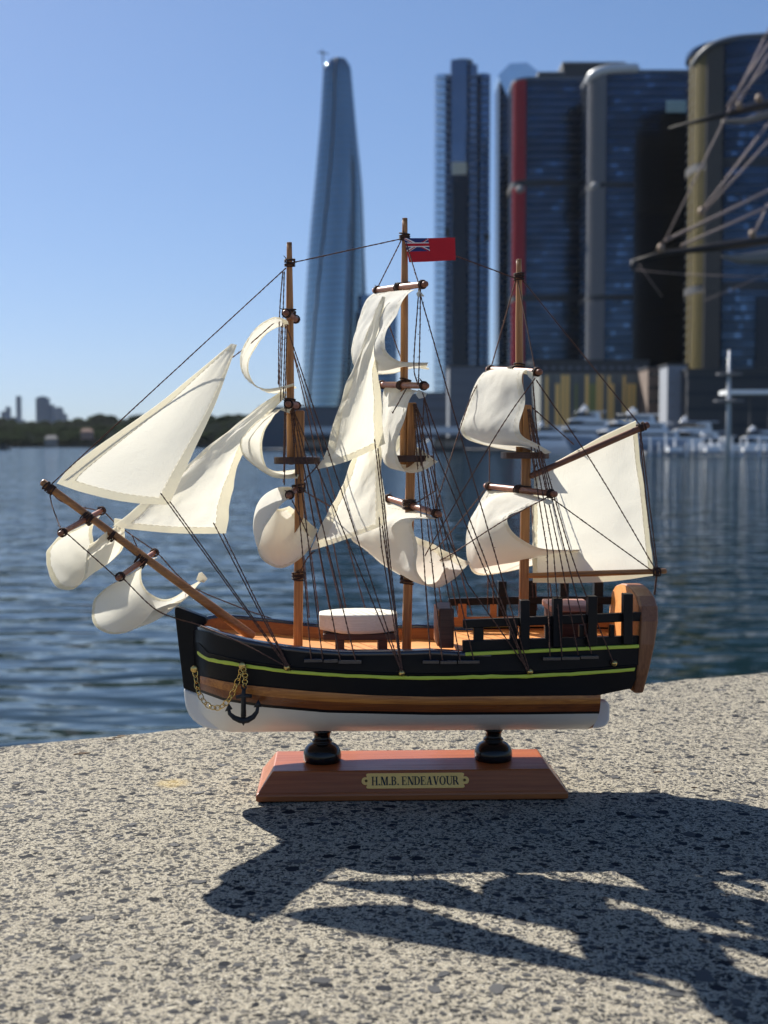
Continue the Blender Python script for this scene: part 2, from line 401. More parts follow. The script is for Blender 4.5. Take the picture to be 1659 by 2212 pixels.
for side in (1, -1):
    L = lambda k, dv=0, dy=0: (lambda u: lvl(k, u, dv, dy))
    strip('upper_hull', L('rail', .0006), L('ledge', .0006), BLACK, side)
    strip('upper_hull', L('ledge', -.0002), L('wtop', .0003), BLACK, side)
    strip('hull_stripe', (lambda u: lvl('stripe', u, .0008, -3.6+1.3*mnoise.noise(Vector((u*260, 1.5, 0))))), (lambda u: lvl('stripe', u, .0008, 3.8+1.3*mnoise.noise(Vector((u*310, 7.5, 0))))), LIME, side, -.0990, .1290, out=.0003)
    strip('ledge_moulding', L('ledge', .0009, -1.2), L('ledge', .0009, 1.0), BLACK, side, -.0985, .1290, out=.0004)
    wmid = lambda u: tuple(.5*(p+q)+(.0009 if i == 0 else 0) for i, (p, q) in enumerate(zip(lvl('wtop', u, .001), lvl('wbot', u, .001))))
    strip('wooden_wale', L('wtop', .0010), wmid, WALE, side, -.0975, .1085, out=.0003)
    strip('lower_wale', wmid, L('wbot', .0010), WALE2, side, -.0975, .1085, out=.0002)
    strip('wale_edge', L('wtop', .0010), L('wtop', 0, -1), WALE, side, -.0975, .1085)
    strip('boot_line', L('wbot', .0006), L('boot', .0004), BLACK, side, None, .1085)
    kw = S(800, 1575).z
    def keel(u):
        t = max(0, min(1, (u + .1005)/.02)); 
        return (.0035, kw + .0145*(1-t)**2)
    strip('bottom_hull', L('boot', .0002), keel, WHITEP, side, None, .1085, mid=lambda u: .0045*min(1, (u+.1005)/.03) + .0005)
# stern counter underside + end of lower hull
vs = []; fs = []
us = np.linspace(.1085, .1330, 8)
for u in us:
    v, w = lvl('wtop', u, .0003)
    for r in range(9): vs.append((rake(u, w), -v + 2*v*r/8, w))
for i in range(7):
    for r in range(8): fs.append((i*9+r, i*9+r+1, (i+1)*9+r+1, (i+1)*9+r))
mk('stern_counter', vs, fs, LINER, ship)
v0, w0 = lvl('wtop', .1085, .001); v1, w1 = lvl('wbot', .1085, .001); v2, w2 = lvl('boot', .1085, .0004)
ps = [(v0,w0),(v1,w1),(v2,w2),(.018,kw+.004),(.0035,kw)]
poly = [(rake(.1085, w)+.0001, -v, w) for v, w in ps] + [(rake(.1085, w)+.0001, v, w) for v, w in ps[::-1]]
mk('stern_end', poly, [tuple(range(len(poly)))], WALE, ship)
# keel and rudder board (white), cut to the outline of the photograph
def plank(name, pix, half, mt, v=0.0, bev=.0006, **t):
    P = [S(x, y, v) for x, y in pix]; n = len(P)
    vs = [(p.x, -v - half, p.z) for p in P] + [(p.x, -v + half, p.z) for p in P]
    o = mk(name, vs, [tuple(range(n)), tuple(range(2*n-1, n-1, -1))] + [(i, n+i, n+(i+1) % n, (i+1) % n) for i in range(n)], mt, ship, **t)
    bevel(o, bev); return o
plank('keel', [(398,1484),(400,1505),(403,1524),(409,1540),(418,1552),(429,1561),(442,1568),(466,1574),(636,1575.5),(929,1574),(1168,1571),(1290,1570),
      (1306,1566),(1314,1553),(1315,1519),(1308,1511.5),(1284,1510),(1276,1530),(900,1545),(520,1540),(440,1500)], .0036, WHITEP, bev=.0014)
plank('stem_post', [(379,1311),(384,1309),(446,1332),(449,1340),(447,1345),(436,1352),(432,1400),(440,1500),(398,1484),(388,1400),(379,1322)], .0034, BLACK, bev=.0008)
# rail cap, inner liner, deck
DK = .0078
def rail_w(u): return lvl('rail', u)[1]
for side in (1, -1):
    vs, fs = [], []; us = [u for u in UST if u <= .052]
    for u in us:
        v, w = lvl('rail', u); vi = max(.0006, v-.0046)
        for (a, z) in ((v+.0012, w-.0016), (v+.0014, w-.0003), (v+.0007, w+.0004), (vi, w+.0005), (vi-.0003, w-.0012)): vs.append((u, -side*a, z))
    for i in range(len(us)-1):
        for r in range(4):
            q = (i*5+r, (i+1)*5+r, (i+1)*5+r+1, i*5+r+1); fs.append(q if side < 0 else q[::-1])
    mk('rail_cap', vs, fs, RAILP, ship, True)
    strip('inner_bulwark', lambda u: (max(.0008, lvl('rail', u)[0]-.0040), lvl('rail', u)[1]-.0002), lambda u: (max(.0007, lvl('rail', u)[0]-.0042), lvl('rail', u)[1]-DK-.001), LINER, side)
vs, fs = [], []
us = [u for u in UST if u < .0505]
for u in us:
    v, w = lvl('rail', u); v = max(.0007, v-.0039)
    for r in range(9): vs.append((u, -v+2*v*r/8, w-DK + .0004*(1-(r/4-1)**2)))
for i in range(len(us)-1):
    for r in range(8): fs.append((i*9+r, (i+1)*9+r, (i+1)*9+r+1, i*9+r+1))
mk('deck', vs, fs, DECK, ship, True)
QD = .0745 + .004    # quarterdeck height
vs, fs = [], []
us = np.linspace(.036, .1335, 12); 
qw = rail_w(.08)
for u in us:
    v = lvl('rail', u)[0] - .0024
    for r in range(9): vs.append((u, -v+2*v*r/8, qw - .0012))
for i in range(len(us)-1):
    for r in range(8): fs.append((i*9+r, (i+1)*9+r, (i+1)*9+r+1, i*9+r+1))
mk('quarterdeck', vs, fs, DECK, ship)
# bulkhead board at the step of the decks
a = S(949, 1400, .030); b = S(981, 1314, .030)
o = M().box(a.x, b.x, -.030, -.004, a.z, b.z).mk('bulkhead', DARKW, ship); bevel(o, .0006)
o = M().box(a.x-.0009, a.x-.0001, -.0295, -.0045, a.z+.001, b.z-.001).mk('bulkhead_lit_edge', LINER, ship)  # lit left edge of the board put in as lighter wood
# ---- quarter rails either side
def qbox(name, x0, y0, x1, y1, mt, side, th=.0034, v=.0415, y2=None, y3=None, inner=None):
    """plank between picture columns x0..x1; y0/y1 upper/lower row at x0, y2/y3 at x1"""
    y2 = y0 if y2 is None else y2; y3 = y1 if y3 is None else y3
    def vv(px): return lvl('rail', S(px, 1390, .04).x)[0] - .0004 + (v-.0415)
    N = max(1, int((x1-x0)/30)); rows = []; e = .0002
    for k in range(N+1):
        t = k/N; px = x0+(x1-x0)*t; q = vv(px); A = S(px, y0+(y2-y0)*t, q); B = S(px, y1+(y3-y1)*t, q); rows.append((A.x, q, A.z, B.z))
    def ribbon(nm, o0, o1, e, mt_, **k):
        vs, fs = [], []
        for (u, q, ta, ba) in rows:
            vs += [(u, -side*(q-o0), ba+e), (u, -side*(q-o1), ba+e), (u, -side*(q-o1), ta-e), (u, -side*(q-o0), ta-e)]
        for i in range(N):
            for r_ in range(4):
                f = (i*4+r_, i*4+(r_+1) % 4, (i+1)*4+(r_+1) % 4, (i+1)*4+r_); fs.append(f if side > 0 else f[::-1])
        c0 = (0,3,2,1); c1 = (N*4,N*4+1,N*4+2,N*4+3); fs += [c0, c1] if side > 0 else [c0[::-1], c1[::-1]]
        return mk(nm, vs, fs, mt_, ship)
    o = ribbon(name, 0, th, 0, mt); bevel(o, .0004, 2)
    if inner: ribbon('inner_facing', th+.0001, th+.0006, e, LINER)
    return o
for side in (1, -1):
    qbox('quarter_bulwark', 1000, 1384, 1388, 1412, BLACK, side, y2=1373, y3=1396, inner=True)
    qbox('upper_stripe', 1005, 1409.5, 1381, 1417, LIME, side, th=.002, v=.0436, y2=1392, y3=1399.5)
    qbox('quarter_rail', 1001, 1339, 1397, 1357, BLACK, side, y2=1322, y3=1341, th=.0036)
    for x0, x1 in ((1024,1045),(1102,1118),(1178,1194),(1252,1262),(1318,1328)):
        qbox('rail_upright', x0, 1350, x1, 1386, BLACK, side, th=.0030, v=.0412, inner=True)
    for xc, yt, yb in ((1135,1297,1404),(1206,1293,1398),(1281,1288,1395),(1358,1283,1392)):
        qbox('rail_post', xc-10, yt, xc+10, yb, BLACK, side, th=.0062, v=.0447)
# transom board
def transom():
    out = []
    hw = [(0, .0305), (.25, .0345), (.5, .0365), (.72, .0362), (.86, .0325), (.94, .0245), (.985, .013), (1.0, .004)]
    zb = S(1375, 1492, .024).z; zt = S(1372, 1262, .0).z
    ub = S(1362, 1490, .024).x; ut = S(1386, 1300, .034).x
    ring = [(h, t) for t, h in hw] + [(-h, t) for t, h in hw[::-1]]
    n = len(ring); vs = []
    for k in (0, 1):
        for h, t in ring:
            z = zb + (zt-zb)*t; u = ub + (ut-ub)*t + k*(.0052+.0042*min(1, t*1.3))
            vs.append((u, h, z))
    fs = [tuple(range(n-1,-1,-1)), tuple(range(n, 2*n))] + [(i, (i+1) % n, n+(i+1) % n, n+i) for i in range(n)]
    o = mk('transom', vs, fs, TRANS, ship); bevel(o, .0012, 3)
    vs2 = [(x-.0004 if i < n else x-.0003-.0, y*.93, zb+(z-zb)*.97+.001) for i, (x, y, z) in enumerate(vs)]
    vs2 = vs2[:n] + [(x+.0003, y, z) for x, y, z in vs2[:n]]
    mk('transom_lit_face', vs2, fs, DECK, ship)  # lit inner face put in as a sheet of brighter wood
transom()
# cabin skylight on the quarterdeck
a = S(1184, 1322, .0); b = S(1268, 1300, .0)
o = M().box(a.x, b.x, -.013, .013, qw-.001, b.z-.0035).mk('cabin', DARKW, ship); bevel(o, .0006)
o = M().box(a.x-.001, b.x+.001, -.0145, .0145, b.z-.0036, b.z).mk('cabin_roof', wood('pale_roof_wood', (.34,.17,.12), (.48,.27,.20), 'x', .4), ship); bevel(o, .0008)
# boat on its chocks
a = S(690, 1362, .0); b = S(857, 1322, .0); n = 14; ru = (b.x-a.x)/2; cu = (a.x+b.x)/2
vs, fs = [], []
secs = []
for i in range(n+1):
    t = -1+2*i/n; hb = .0145*(1-abs(t)**2.3*.55) * (1 if t > -1 else .97)
    zt = b.z + .0006*(1-t*t)+.0; zb = a.z + .0007*t*t + (.0016*max(0, -t-.4))
    for (yy, zz) in ((-hb*.90, zb), (-hb*.97, zb+.0018), (-hb, zt-.0007), (-hb*.97, zt-.0001), (0, zt+.0005), (hb*.97, zt-.0001), (hb, zt-.0007), (hb*.97, zb+.0018), (hb*.90, zb)):
        vs.append((cu+ru*t, yy, zz))
for i in range(n):
    for r in range(9): fs.append((i*9+r, i*9+(r+1) % 9, (i+1)*9+(r+1) % 9, (i+1)*9+r))
fs += [tuple(range(8, -1, -1)), tuple(n*9+r for r in range(9))]
o = mk('deck_boat', vs, fs, BOATP, ship); bevel(o, .0005)
dkw = rail_w(-.01) - DK
o = M().box(cu-ru*.9, cu+ru*.95, -.011, .011, a.z-.0035, a.z-.0001).mk('boat_cradle', DARKW, ship); bevel(o, .0004)
for px in (734, 827):
    for yy in (-.0105, .0075):
        c_ = S(px, 1380, .01).x; o = M().box(c_-.0024, c_+.0024, yy, yy+.003, dkw-.0005, a.z-.0034).mk('cradle_leg', DARKW, ship); bevel(o, .0003)
# ---- masts
def spar(name, pts, rads, mt, n=14, tip=None, **t):
    P = spline(pts, 24); r = np.interp(np.linspace(0, 1, 24), np.linspace(0, 1, len(rads)), rads)
    P = list(map(Vector, P)); r = list(r)
    d0 = (P[0]-P[1]).normalized(); d1 = (P[-1]-P[-2]).normalized()
    P = [P[0]+d0*r[0]*.35] + P + [P[-1]+d1*r[-1]*.35]; r = [r[0]*.62] + r + [r[-1]*.62]
    return M().tube(P, r, n).mk(name, mt, ship, True, **t)
UP = .00207
def mastpair(topx, topy, jx, jy, lowtop, lowbot, deckz):
    a = S(topx, topy); b = S(jx, jy)
    spar('topmast', [a, a+(b-a)*.05, b], [UP*.62, UP*.95, UP, UP*1.02], MAST)
    c = S(*lowtop); d = S(*lowbot); d = d + (d-c)*((d.z-deckz)/(c.z-d.z))
    # lower mast: squarish, bevelled
    r = .0024; h = M(); P = [c, d]
    for p in P: h.v += [tuple(p+Vector(q)) for q in ((-r,-r,0),(r,-r,0),(r,r,0),(-r,r,0))]
    h.f = [(0,1,2,3),(7,6,5,4)] + [(i, 4+i, 4+(i+1) % 4, (i+1) % 4) for i in range(4)]
    o = h.mk('lower_mast', MAST, ship); bevel(o, .0009, 3)
    return a, b, c, d
fm = mastpair(625, 535, 628, 1000, (648, 886), (644, 1385), dkw-.0005)
mm = mastpair(874.5, 484, 872, 1000, (890, 869), (878, 1400), dkw-.0005)
zm = mastpair(1121, 570, 1123, 978, (1138, 874), (1131, 1300), qw-.002)
def platform(x0, x1, y, thick, **k):
    a = S(x0, y); b = S(x1, y); c = (a+b)/2; ru = (b.x-a.x)/2
    n = 22; poly = [(c.x+ru*math.copysign(abs(math.cos(6.283*i/n))**.7, math.cos(6.283*i/n)), .0135*math.copysign(abs(math.sin(6.283*i/n))**.7, math.sin(6.283*i/n))) for i in range(n)]
    o = M().prism(poly, c.z-thick/2, c.z+thick/2).mk('mast_platform', DARKW, ship); bevel(o, .0004)
platform(592, 692, 994, .0036); platform(838, 936, 990, .0034); platform(1083, 1184, 983, .0034)
# bowsprit
bs0 = S(92, 1041); bs1 = S(545, 1375)
spar('bowsprit', [bs0, bs1], [.0019, .0021, .0027], SPRIT)
# yards
YR = .00165
yards = []
def yard(n_px, f_px, vn=.030, vf=-.030, r=YR):
    a = S(*n_px, vn); b = S(*f_px, vf) if f_px else Vector((a.x, -vf, a.z))
    spar('yard', [a, b], [r*.92, r*1.1, r*.92], YARD); yards.append((a, b)); return a, b
yf1 = yard((617, 675), (640, 690), .028, -.024)
yf2 = yard((622, 872), (642, 876), .029, -.026)
yf3 = yard((624, 1070), (652, 1046), .030, -.026)
ym1 = yard((920, 613), (809, 627), .029, -.029)
ym2 = yard((922, 833), (819, 830), .030, -.030)
ym3 = yard((950, 1111), (833, 1074), .032, -.030)
yz1 = yard((1167, 803), (1054, 797), .028, -.028)
yz2 = yard((1200, 1067), (1049, 1049), .030, -.030)
yb1 = yard((129, 1153), (224, 1100), .034, -.026, .0014)
yb2 = yard((254, 1249), (338, 1190), .034, -.026, .0014)
gaff = (S(1147, 1028, .003), S(1400, 917, .003)); spar('gaff', gaff, [.0016, .0018, .0017], wood('gaff_wood', (.10,.035,.016), (.24,.09,.045), 'x', .45))
boom = (S(1143, 1243, .004), S(1438, 1233, .004)); spar('boom', boom, [.0014, .0016, .0014], SPRIT)

# ---- sails
def sail(curves, label, nt=46, ns=26, seed=0, wr=.0005, hem=True, hemw=.06):
    C = [spline([S(*p) for p in c], nt) for c in curves]; C = np.array(C)          # (k, nt, 3)
    G = np.zeros((ns, nt, 3))
    for j in range(nt): G[:, j] = spline(C[:, j], ns)
    for i in range(ns):
        for j in range(nt):
            s, t = i/(ns-1), j/(nt-1); e = 1
            p = Vector((s*2.2+seed*7.3, t*3.1, seed))
            d = wr*(mnoise.noise(p*1.6)*1.6 + .5*mnoise.noise(p*4.5))
            G[i, j] += np.array([d, d*.6, 0])
    def grid(g): return [tuple(g[i, j]) for i in range(g.shape[0]) for j in range(g.shape[1])], [(i*g.shape[1]+j, i*g.shape[1]+j+1, (i+1)*g.shape[1]+j+1, (i+1)*g.shape[1]+j) for i in range(g.shape[0]-1) for j in range(g.shape[1]-1)]
    vs, fs = grid(G); o = mk('sail', vs, fs, CLOTH, ship, True, label=label)
    if not hem: return G, o
    # normals
    du = np.gradient(G, axis=1); dv = np.gradient(G, axis=0); N = np.cross(du, dv); N /= (np.linalg.norm(N, axis=2, keepdims=True)+1e-12)
    w_ = .0034
    L1 = np.linalg.norm(np.diff(G, axis=1), axis=2).sum(1).mean(); L0 = np.linalg.norm(np.diff(G, axis=0), axis=2).sum(0).mean()
    kt = max(1, int(round(w_/L1*nt))); ks = max(1, int(round(w_/max(L0, .01)*ns)))
    hm = M(); G2 = G + N*.00015
    for (i0, i1, j0, j1) in ((0, ks, 0, nt-1), (ns-1-ks, ns-1, 0, nt-1), (ks, ns-1-ks, 0, kt), (ks, ns-1-ks, nt-1-kt, nt-1)):
        sub = G2[i0:i1+1, j0:j1+1]; a, b = grid(sub); hm.add(a, b)
    hm.mk('hem', HEM, o, True)
    # running stitches along the hem
    stt = M()
    def run(path, nrm):
        path = np.array(path); q = spline(path, max(8, int(np.linalg.norm(np.diff(path, axis=0), axis=1).sum()/.0011)))
        nn = np.array([nrm[min(len(nrm)-1, int(k*len(nrm)/len(q)))] for k in range(len(q))])
        for k in range(0, len(q)-2, 3):
            for s_ in (1, -1):
                a = Vector(q[k]+s_*nn[k]*.00028); b = Vector(q[k+2]+s_*nn[k+2]*.00028)
                stt.tube([a, b], .00008, 3)
    i = min(ns-1, ks); j = min(nt-1, kt)
    run(G[i, kt:nt-kt], N[i, kt:nt-kt]); run(G[ns-1-i, kt:nt-kt], N[ns-1-i, kt:nt-kt]); run(G[ks:ns-ks, j], N[ks:ns-ks, j]); run(G[ks:ns-ks, nt-1-j], N[ks:ns-ks, nt-1-j])
    stt.mk('stitching', THREAD, o, kind='stuff')
    return G, o
def with_v(pts, v): 
    if not hasattr(v, '__len__'): v = [v, v]
    n = len(pts); return [(x, y, float(np.interp(i/(n-1), np.linspace(0, 1, len(v)), v))) for i, (x, y) in enumerate(pts)]
# triangular sails: curves run from the tack side to the leech
def tri(luff, leech, foot_n, v0, v1, label, seed, belly=.004, **k):
    """luff and leech both run from the foot up to the head"""
    a = np.array(luff, float); b = np.array(leech, float); cs = []
    A = spline([(x, y, 0) for x, y in luff], 12); B = spline([(x, y, 0) for x, y in leech], 12)
    for s in np.linspace(0, 1, 6):
        c = A*(1-s)+B*s; vv = v0+(v1-v0)*s
        if foot_n is not None: c[:, 1] += foot_n*4*s*(1-s)*(1-np.linspace(0, 1, 12))**2
        cs.append([(x, y, vv + belly*4*s*(1-s)*math.sin(math.pi*min(1, .15+.85*t))) for (x, y, _), t in zip(c, np.linspace(0, 1, 12))])
    return sail(cs, label, seed=seed, **k)
tri([(122,1044),(127,1031),(198,973),(332,879),(420,808),(500,742)], [(366,1090),(383,1050),(402,1008),(457,891),(486,815),(512,744)], 12, .000, .004, 'flat triangular jib reaching forward to the tip of the bowsprit', 1, -.003, wr=.0002)
tri([(238,1137),(256,1127),(373,1028),(460,958),(530,903),(606,846)], [(487,1152),(497,1090),(510,1035),(523,984),(560,915),(616,850)], 6, -.012, -.006, 'smaller triangular jib behind the outermost jib', 2, .005, wr=.0012)
tri([(683,1014),(701,981),(727,899),(747,844),(777,762),(812,671),(826,640)], [(835,958),(829,920),(822,860),(816,800),(818,760),(824,700),(830,640)], 6, .006, .009, 'tall staysail in front of the middle mast', 3, .006, wr=.0010)
tri([(671,1189),(700,1122),(739,1046),(761,992),(790,945),(812,905)], [(836,1131),(833,1095),(829,1060),(826,1020),(824,980),(820,905)], 3, .002, .004, 'lower staysail between the front and middle masts', 4, -.004, wr=.0008)
# square sails (near edge, middle, far edge)
nearF1 = with_v([(620,690),(603,685),(587,686),(555,706),(531,741),(520,771),(524,800),(540,823),(569,839),(601,837),(633,828)], .026)
P_ = [S(*p) for p in nearF1]
def same(near, vf, du=0, squeeze=1.0):
    out = []
    for k, p in enumerate([S(*q) for q in near]):
        px, py = proj(p.x+du*math.sin(math.pi*k/(len(near)-1)), vf, p.z); out.append((px, py, vf))
    return out
sail([nearF1, same(nearF1, 0, -.0012), same(nearF1, -.024)], 'small curled topgallant sail high on the front mast', seed=5)
sail([with_v([(627,892),(601,884),(581,893),(555,908),(528,937),(517,952),(522,979),(549,1005),(592,1031),(642,1033)], .027),
      with_v([(630,878),(606,882),(590,892),(568,910),(543,940),(537,955),(542,980),(563,1006),(600,1026),(644,1024)], 0),
      with_v([(634,870),(612,880),(600,890),(584,910),(570,932),(565,967),(572,1002),(584,1014),(604,1018),(647,1013)], -.025)], 'curled topsail on the front mast', seed=6)
sail([with_v([(624,1076),(612,1083),(594,1103),(572,1139),(559,1177),(560,1198),(578,1217),(607,1227),(642,1212),(671,1183),(687,1143)], .030),
      with_v([(636,1060),(602,1054),(565,1075),(551,1108),(556,1150),(573,1173),(600,1180),(628,1164),(646,1135),(656,1118)], .002),
      with_v([(648,1052),(622,1058),(604,1066),(593,1078),(592,1089),(597,1097),(606,1099),(616,1097),(626,1093)], -.026)], 'baggy lowest square sail on the front mast, open like a scoop', seed=7)
sail([with_v([(906,624),(888,628),(866,650),(852,680),(838,712),(833,736),(835,756),(847,772),(866,781),(892,783),(922,783)], .028),
      with_v([(862,628),(848,630),(832,650),(812,690),(796,735),(792,765),(800,785),(830,796),(870,792),(923,791)], .002),
      with_v([(812,630),(793,648),(777,678),(765,714),(758,746),(758,768),(764,792),(790,806),(845,807),(890,795),(924,798)], -.028)], 'topgallant sail below the flag on the middle mast', seed=8, wr=.001)
sail([with_v([(916,846),(900,846),(888,861),(876,891),(865,923),(857,957),(856,985),(864,1008),(886,1021),(915,1016),(949,997)], .029),
      with_v([(870,838),(858,852),(842,880),(836,920),(832,960),(830,995),(842,1010),(868,1012),(890,1000),(908,970)], .0),
      with_v([(828,836),(826,860),(824,900),(822,940),(821,970),(826,992),(838,988),(852,965),(863,940)], -.028)], 'curled topsail on the middle mast', seed=9, wr=.0008)
sail([with_v([(942,1120),(920,1119),(902,1119),(889,1127),(891,1150),(899,1190),(903,1235),(922,1262),(950,1268),(985,1245),(1013,1214)], .031),
      with_v([(888,1100),(862,1108),(838,1125),(828,1160),(838,1205),(860,1238),(895,1256),(930,1248),(952,1215),(960,1187)], .0),
      with_v([(834,1082),(800,1106),(770,1130),(755,1158),(775,1180),(815,1206),(850,1222),(872,1200),(885,1172),(897,1158)], -.030)], 'large lowest square sail on the middle mast', seed=10, wr=.0010)
sail([with_v([(1150,812),(1140,798),(1130,806),(1128,824),(1134,849),(1133,874),(1121,909),(1122,934),(1135,947),(1157,957),(1192,977)], .027),
      with_v([(1100,796),(1085,796),(1075,812),(1068,850),(1058,895),(1052,925),(1062,950),(1090,960),(1130,968),(1170,981)], .0),
      with_v([(1064,797),(1046,802),(1030,822),(1014,864),(996,908),(994,928),(1008,948),(1045,961),(1093,971),(1145,976)], -.027)], 'smooth full topsail on the rear mast', seed=11, wr=.0006)
sail([with_v([(1192,1080),(1160,1084),(1125,1102),(1098,1113),(1097,1132),(1116,1157),(1144,1175),(1175,1185),(1214,1188),(1255,1187)], .029),
      with_v([(1122,1064),(1095,1066),(1065,1082),(1045,1120),(1040,1165),(1060,1200),(1100,1213),(1150,1206),(1200,1195),(1250,1189)], .0),
      with_v([(1052,1059),(1036,1087),(1016,1125),(1006,1176),(1007,1207),(1018,1233),(1040,1242),(1090,1236),(1150,1221),(1240,1192)], -.029)], 'lowest square sail on the rear mast ending in a long pointed corner', seed=12, wr=.0008)
sail([with_v([(124,1160),(104,1185),(101,1200),(104,1226),(113,1252),(128,1270),(154,1274),(171,1262),(182,1237),(189,1200),(193,1178)], .033),
      with_v([(176,1136),(158,1150),(150,1175),(155,1205),(170,1230),(190,1240),(210,1232),(222,1205),(228,1165),(230,1150)], .004),
      with_v([(219,1112),(202,1130),(197,1152),(203,1180),(222,1206),(244,1208),(262,1191),(271,1165),(268,1126)], -.024)], 'small outer sail hanging under the bowsprit tip', seed=13, wr=.0006)
sail([with_v([(252,1256),(232,1267),(206,1290),(198,1319),(202,1345),(215,1360),(238,1369),(268,1367),(297,1354),(318,1335),(330,1318)], .033),
      with_v([(296,1232),(276,1245),(262,1275),(266,1305),(285,1325),(312,1335),(346,1333),(378,1312),(402,1289)], .004),
      with_v([(340,1203),(318,1210),(306,1230),(308,1258),(323,1281),(350,1294),(376,1290),(411,1267),(443,1249)], -.024)], 'inner sail hanging under the bowsprit next to the hull', seed=14, wr=.0006)
# spanker
top = [(1152,1020),(1210,992),(1280,950),(1350,912),(1374,908)]
sail([with_v([(1152,1022),(1152,1060),(1151,1150),(1150,1258)], .0),
      with_v([(1225,984),(1228,1060),(1232,1150),(1238,1259)], -.003),
      with_v([(1300,942),(1308,1040),(1318,1150),(1326,1255)], -.003),
      with_v([(1374,908),(1388,1024),(1402,1140),(1411,1243)], .0)], 'four sided spanker sail behind the rear mast', seed=15, wr=.0005)
# frayed thread ends at the peak of the spanker
fr = M()
for k in range(9):
    a = S(1352+rnd.uniform(-4, 12), 911+rnd.uniform(-2, 2)); d = Vector((rnd.uniform(-.004, .002), 0, rnd.uniform(.001, .003)))
    fr.tube([a, a+d*.5+Vector((0, .0004, 0)), a+d], [.00016, .00014, .0001], 4)
fr.mk('frayed_thread', CLOTH, ship)
# tabs of cloth
for pts, v in (([(424,1252),(429,1238),(435,1236),(447,1250),(441,1258),(432,1256)], -.022), ([(246,1131),(247,1120),(262,1122),(263,1133),(254,1136)], -.020),
               ([(905,627),(916,640),(902,641),(899,634)], .029), ([(903,842),(921,850),(918,858),(905,861),(898,852)], .030), ([(1182,1079),(1196,1086),(1184,1090),(1174,1085)], .031), ([(1137,800),(1150,804),(1149,821),(1140,812)], .028)):
    P = [S(x, y, v) for x, y in pts]; n = len(P); th = Vector((0, .00035, 0)); vs = [p-th for p in P]+[p+th+Vector((.0003, 0, .0002)) for p in P]
    mk('cloth_tab', vs, [tuple(range(n)), tuple(range(2*n-1, n-1, -1))]+[(i, n+i, n+(i+1) % n, (i+1) % n) for i in range(n)], CLOTH, ship)
# ---- lashings and ropes
def lashing(c, axis, r, n=4, wd=.0032, mt=LASH, seed=0, tails=1):
    axis = Vector(axis).normalized(); a = axis.orthogonal().normalized(); b = axis.cross(a); g = random.Random(int(c[0]*1e5)+seed)
    m_ = M()
    for k in range(n):
        off = (k/(max(1, n-1))-.5)*wd; til = Vector((g.uniform(-.35, .35), g.uniform(-.35, .35), 0)); pts = []
        for i in range(17):
            q = 2*math.pi*i/16
            pts.append(Vector(c)+axis*(off+r*(til.x*math.cos(q)+til.y*math.sin(q))*.7)+(a*math.cos(q)+b*math.sin(q))*(r+.0003+g.uniform(0, .0002)))
        m_.tube(pts, .00042, 5, False)
    for k in range(tails*2):
        p = Vector(c)+Vector((g.uniform(-1, 1), g.uniform(-1, .2), g.uniform(-1, 1)))*r; d = Vector((g.uniform(-1, 1), g.uniform(-.6, .6), g.uniform(-.4, 1)))*.003
        m_.tube([p, p+d*.5+Vector((0,0,.0003)), p+d], [.0003, .0003, .00015], 4)
    return m_.mk('lashing', mt, ship, True)
def rope(*pts, r=.00033, sag=0.0, fuzz=True):
    P = [p if isinstance(p, Vector) else S(*p) for p in pts]
    L = sum((P[i+1]-P[i]).length for i in range(len(P)-1)); n = max(6, int(L/.0009))
    if len(P) == 2 and sag: P = [P[0], (P[0]+P[1])/2 - Vector((0, 0, sag)), P[1]]
    Q = spline(P, n); g = random.Random(int(abs(Q[0][0]+Q[-1][2])*1e6)); m_ = M()
    Q2 = [Vector(q)+Vector((g.uniform(-1, 1), g.uniform(-1, 1), g.uniform(-1, 1)))*r*.13 for q in Q]
    m_.tube(Q2, [r*(1+.22*math.sin(k*1.9)+g.uniform(-.1, .1)) for k in range(n)], 5)
    if fuzz:
        for k in range(int(L/.0040)):
            p = Q2[g.randrange(n)]; d = Vector((g.uniform(-1, 1), g.uniform(-1, 1), g.uniform(-1, 1))).normalized()
            e = d*g.uniform(.0006, .0014); s_ = d.orthogonal()*.000022
            m_.add([p-s_, p+s_, p+e*.6+d.orthogonal()*e.length*.25+s_*.4, p+e], [(0, 1, 2), (0, 2, 3)])
    return m_.mk('rope', ROPE, ship, True)
def lash_at(px, py, axis=(0,0,1), r=.0022, v=0.0, **k): lashing(S(px, py, v), axis, r, **k)
AX = (0,1,0)
for px, py in ((626,567),(874,511),(1121,597)): lash_at(px, py, r=.0022, n=5)
for px, py in ((627,676),(626,868),(645,1054),(645,1243)): lash_at(px, py, r=.0024 if py < 1000 else .0030, n=5)
for px, py in ((874,619),(876,828),(884,1088),(879,1251)): lash_at(px, py, r=.0024 if py < 1000 else .0031, n=6, wd=.0042)
for px, py in ((1122,793),(1133,1056)): lash_at(px, py, r=.0024 if py < 1000 else .0031, n=5)
for (a, b) in yards:
    d = (b-a).normalized(); L_ = (b-a).length
    for t in (.06, .94): lashing(a+d*L_*t, d, YR, n=3, wd=.0016, tails=1)
for (a, b), t in ((ym1, .5), (ym2, .5), (ym3, .5), (yz1, .5), (yz2, .5)):
    d = (b-a).normalized(); lashing(a+(b-a)*t, d, YR*1.1, n=5, wd=.0040)
bd = (bs1-bs0).normalized()
for px, py, rr, nn in ((107,1054,.0021,6),(190,1119,.0025,7),(242,1157,.0024,3),(306,1210,.0027,7)): lashing(S(px, py), bd, rr, n=nn, wd=.0048 if nn > 3 else .002, tails=2)
for p, d in ((S(1386,922,.003), gaff[1]-gaff[0]), (S(1418,1235,.004), boom[1]-boom[0])): lashing(p, d, .0018, n=4, wd=.003, tails=2)
T = S
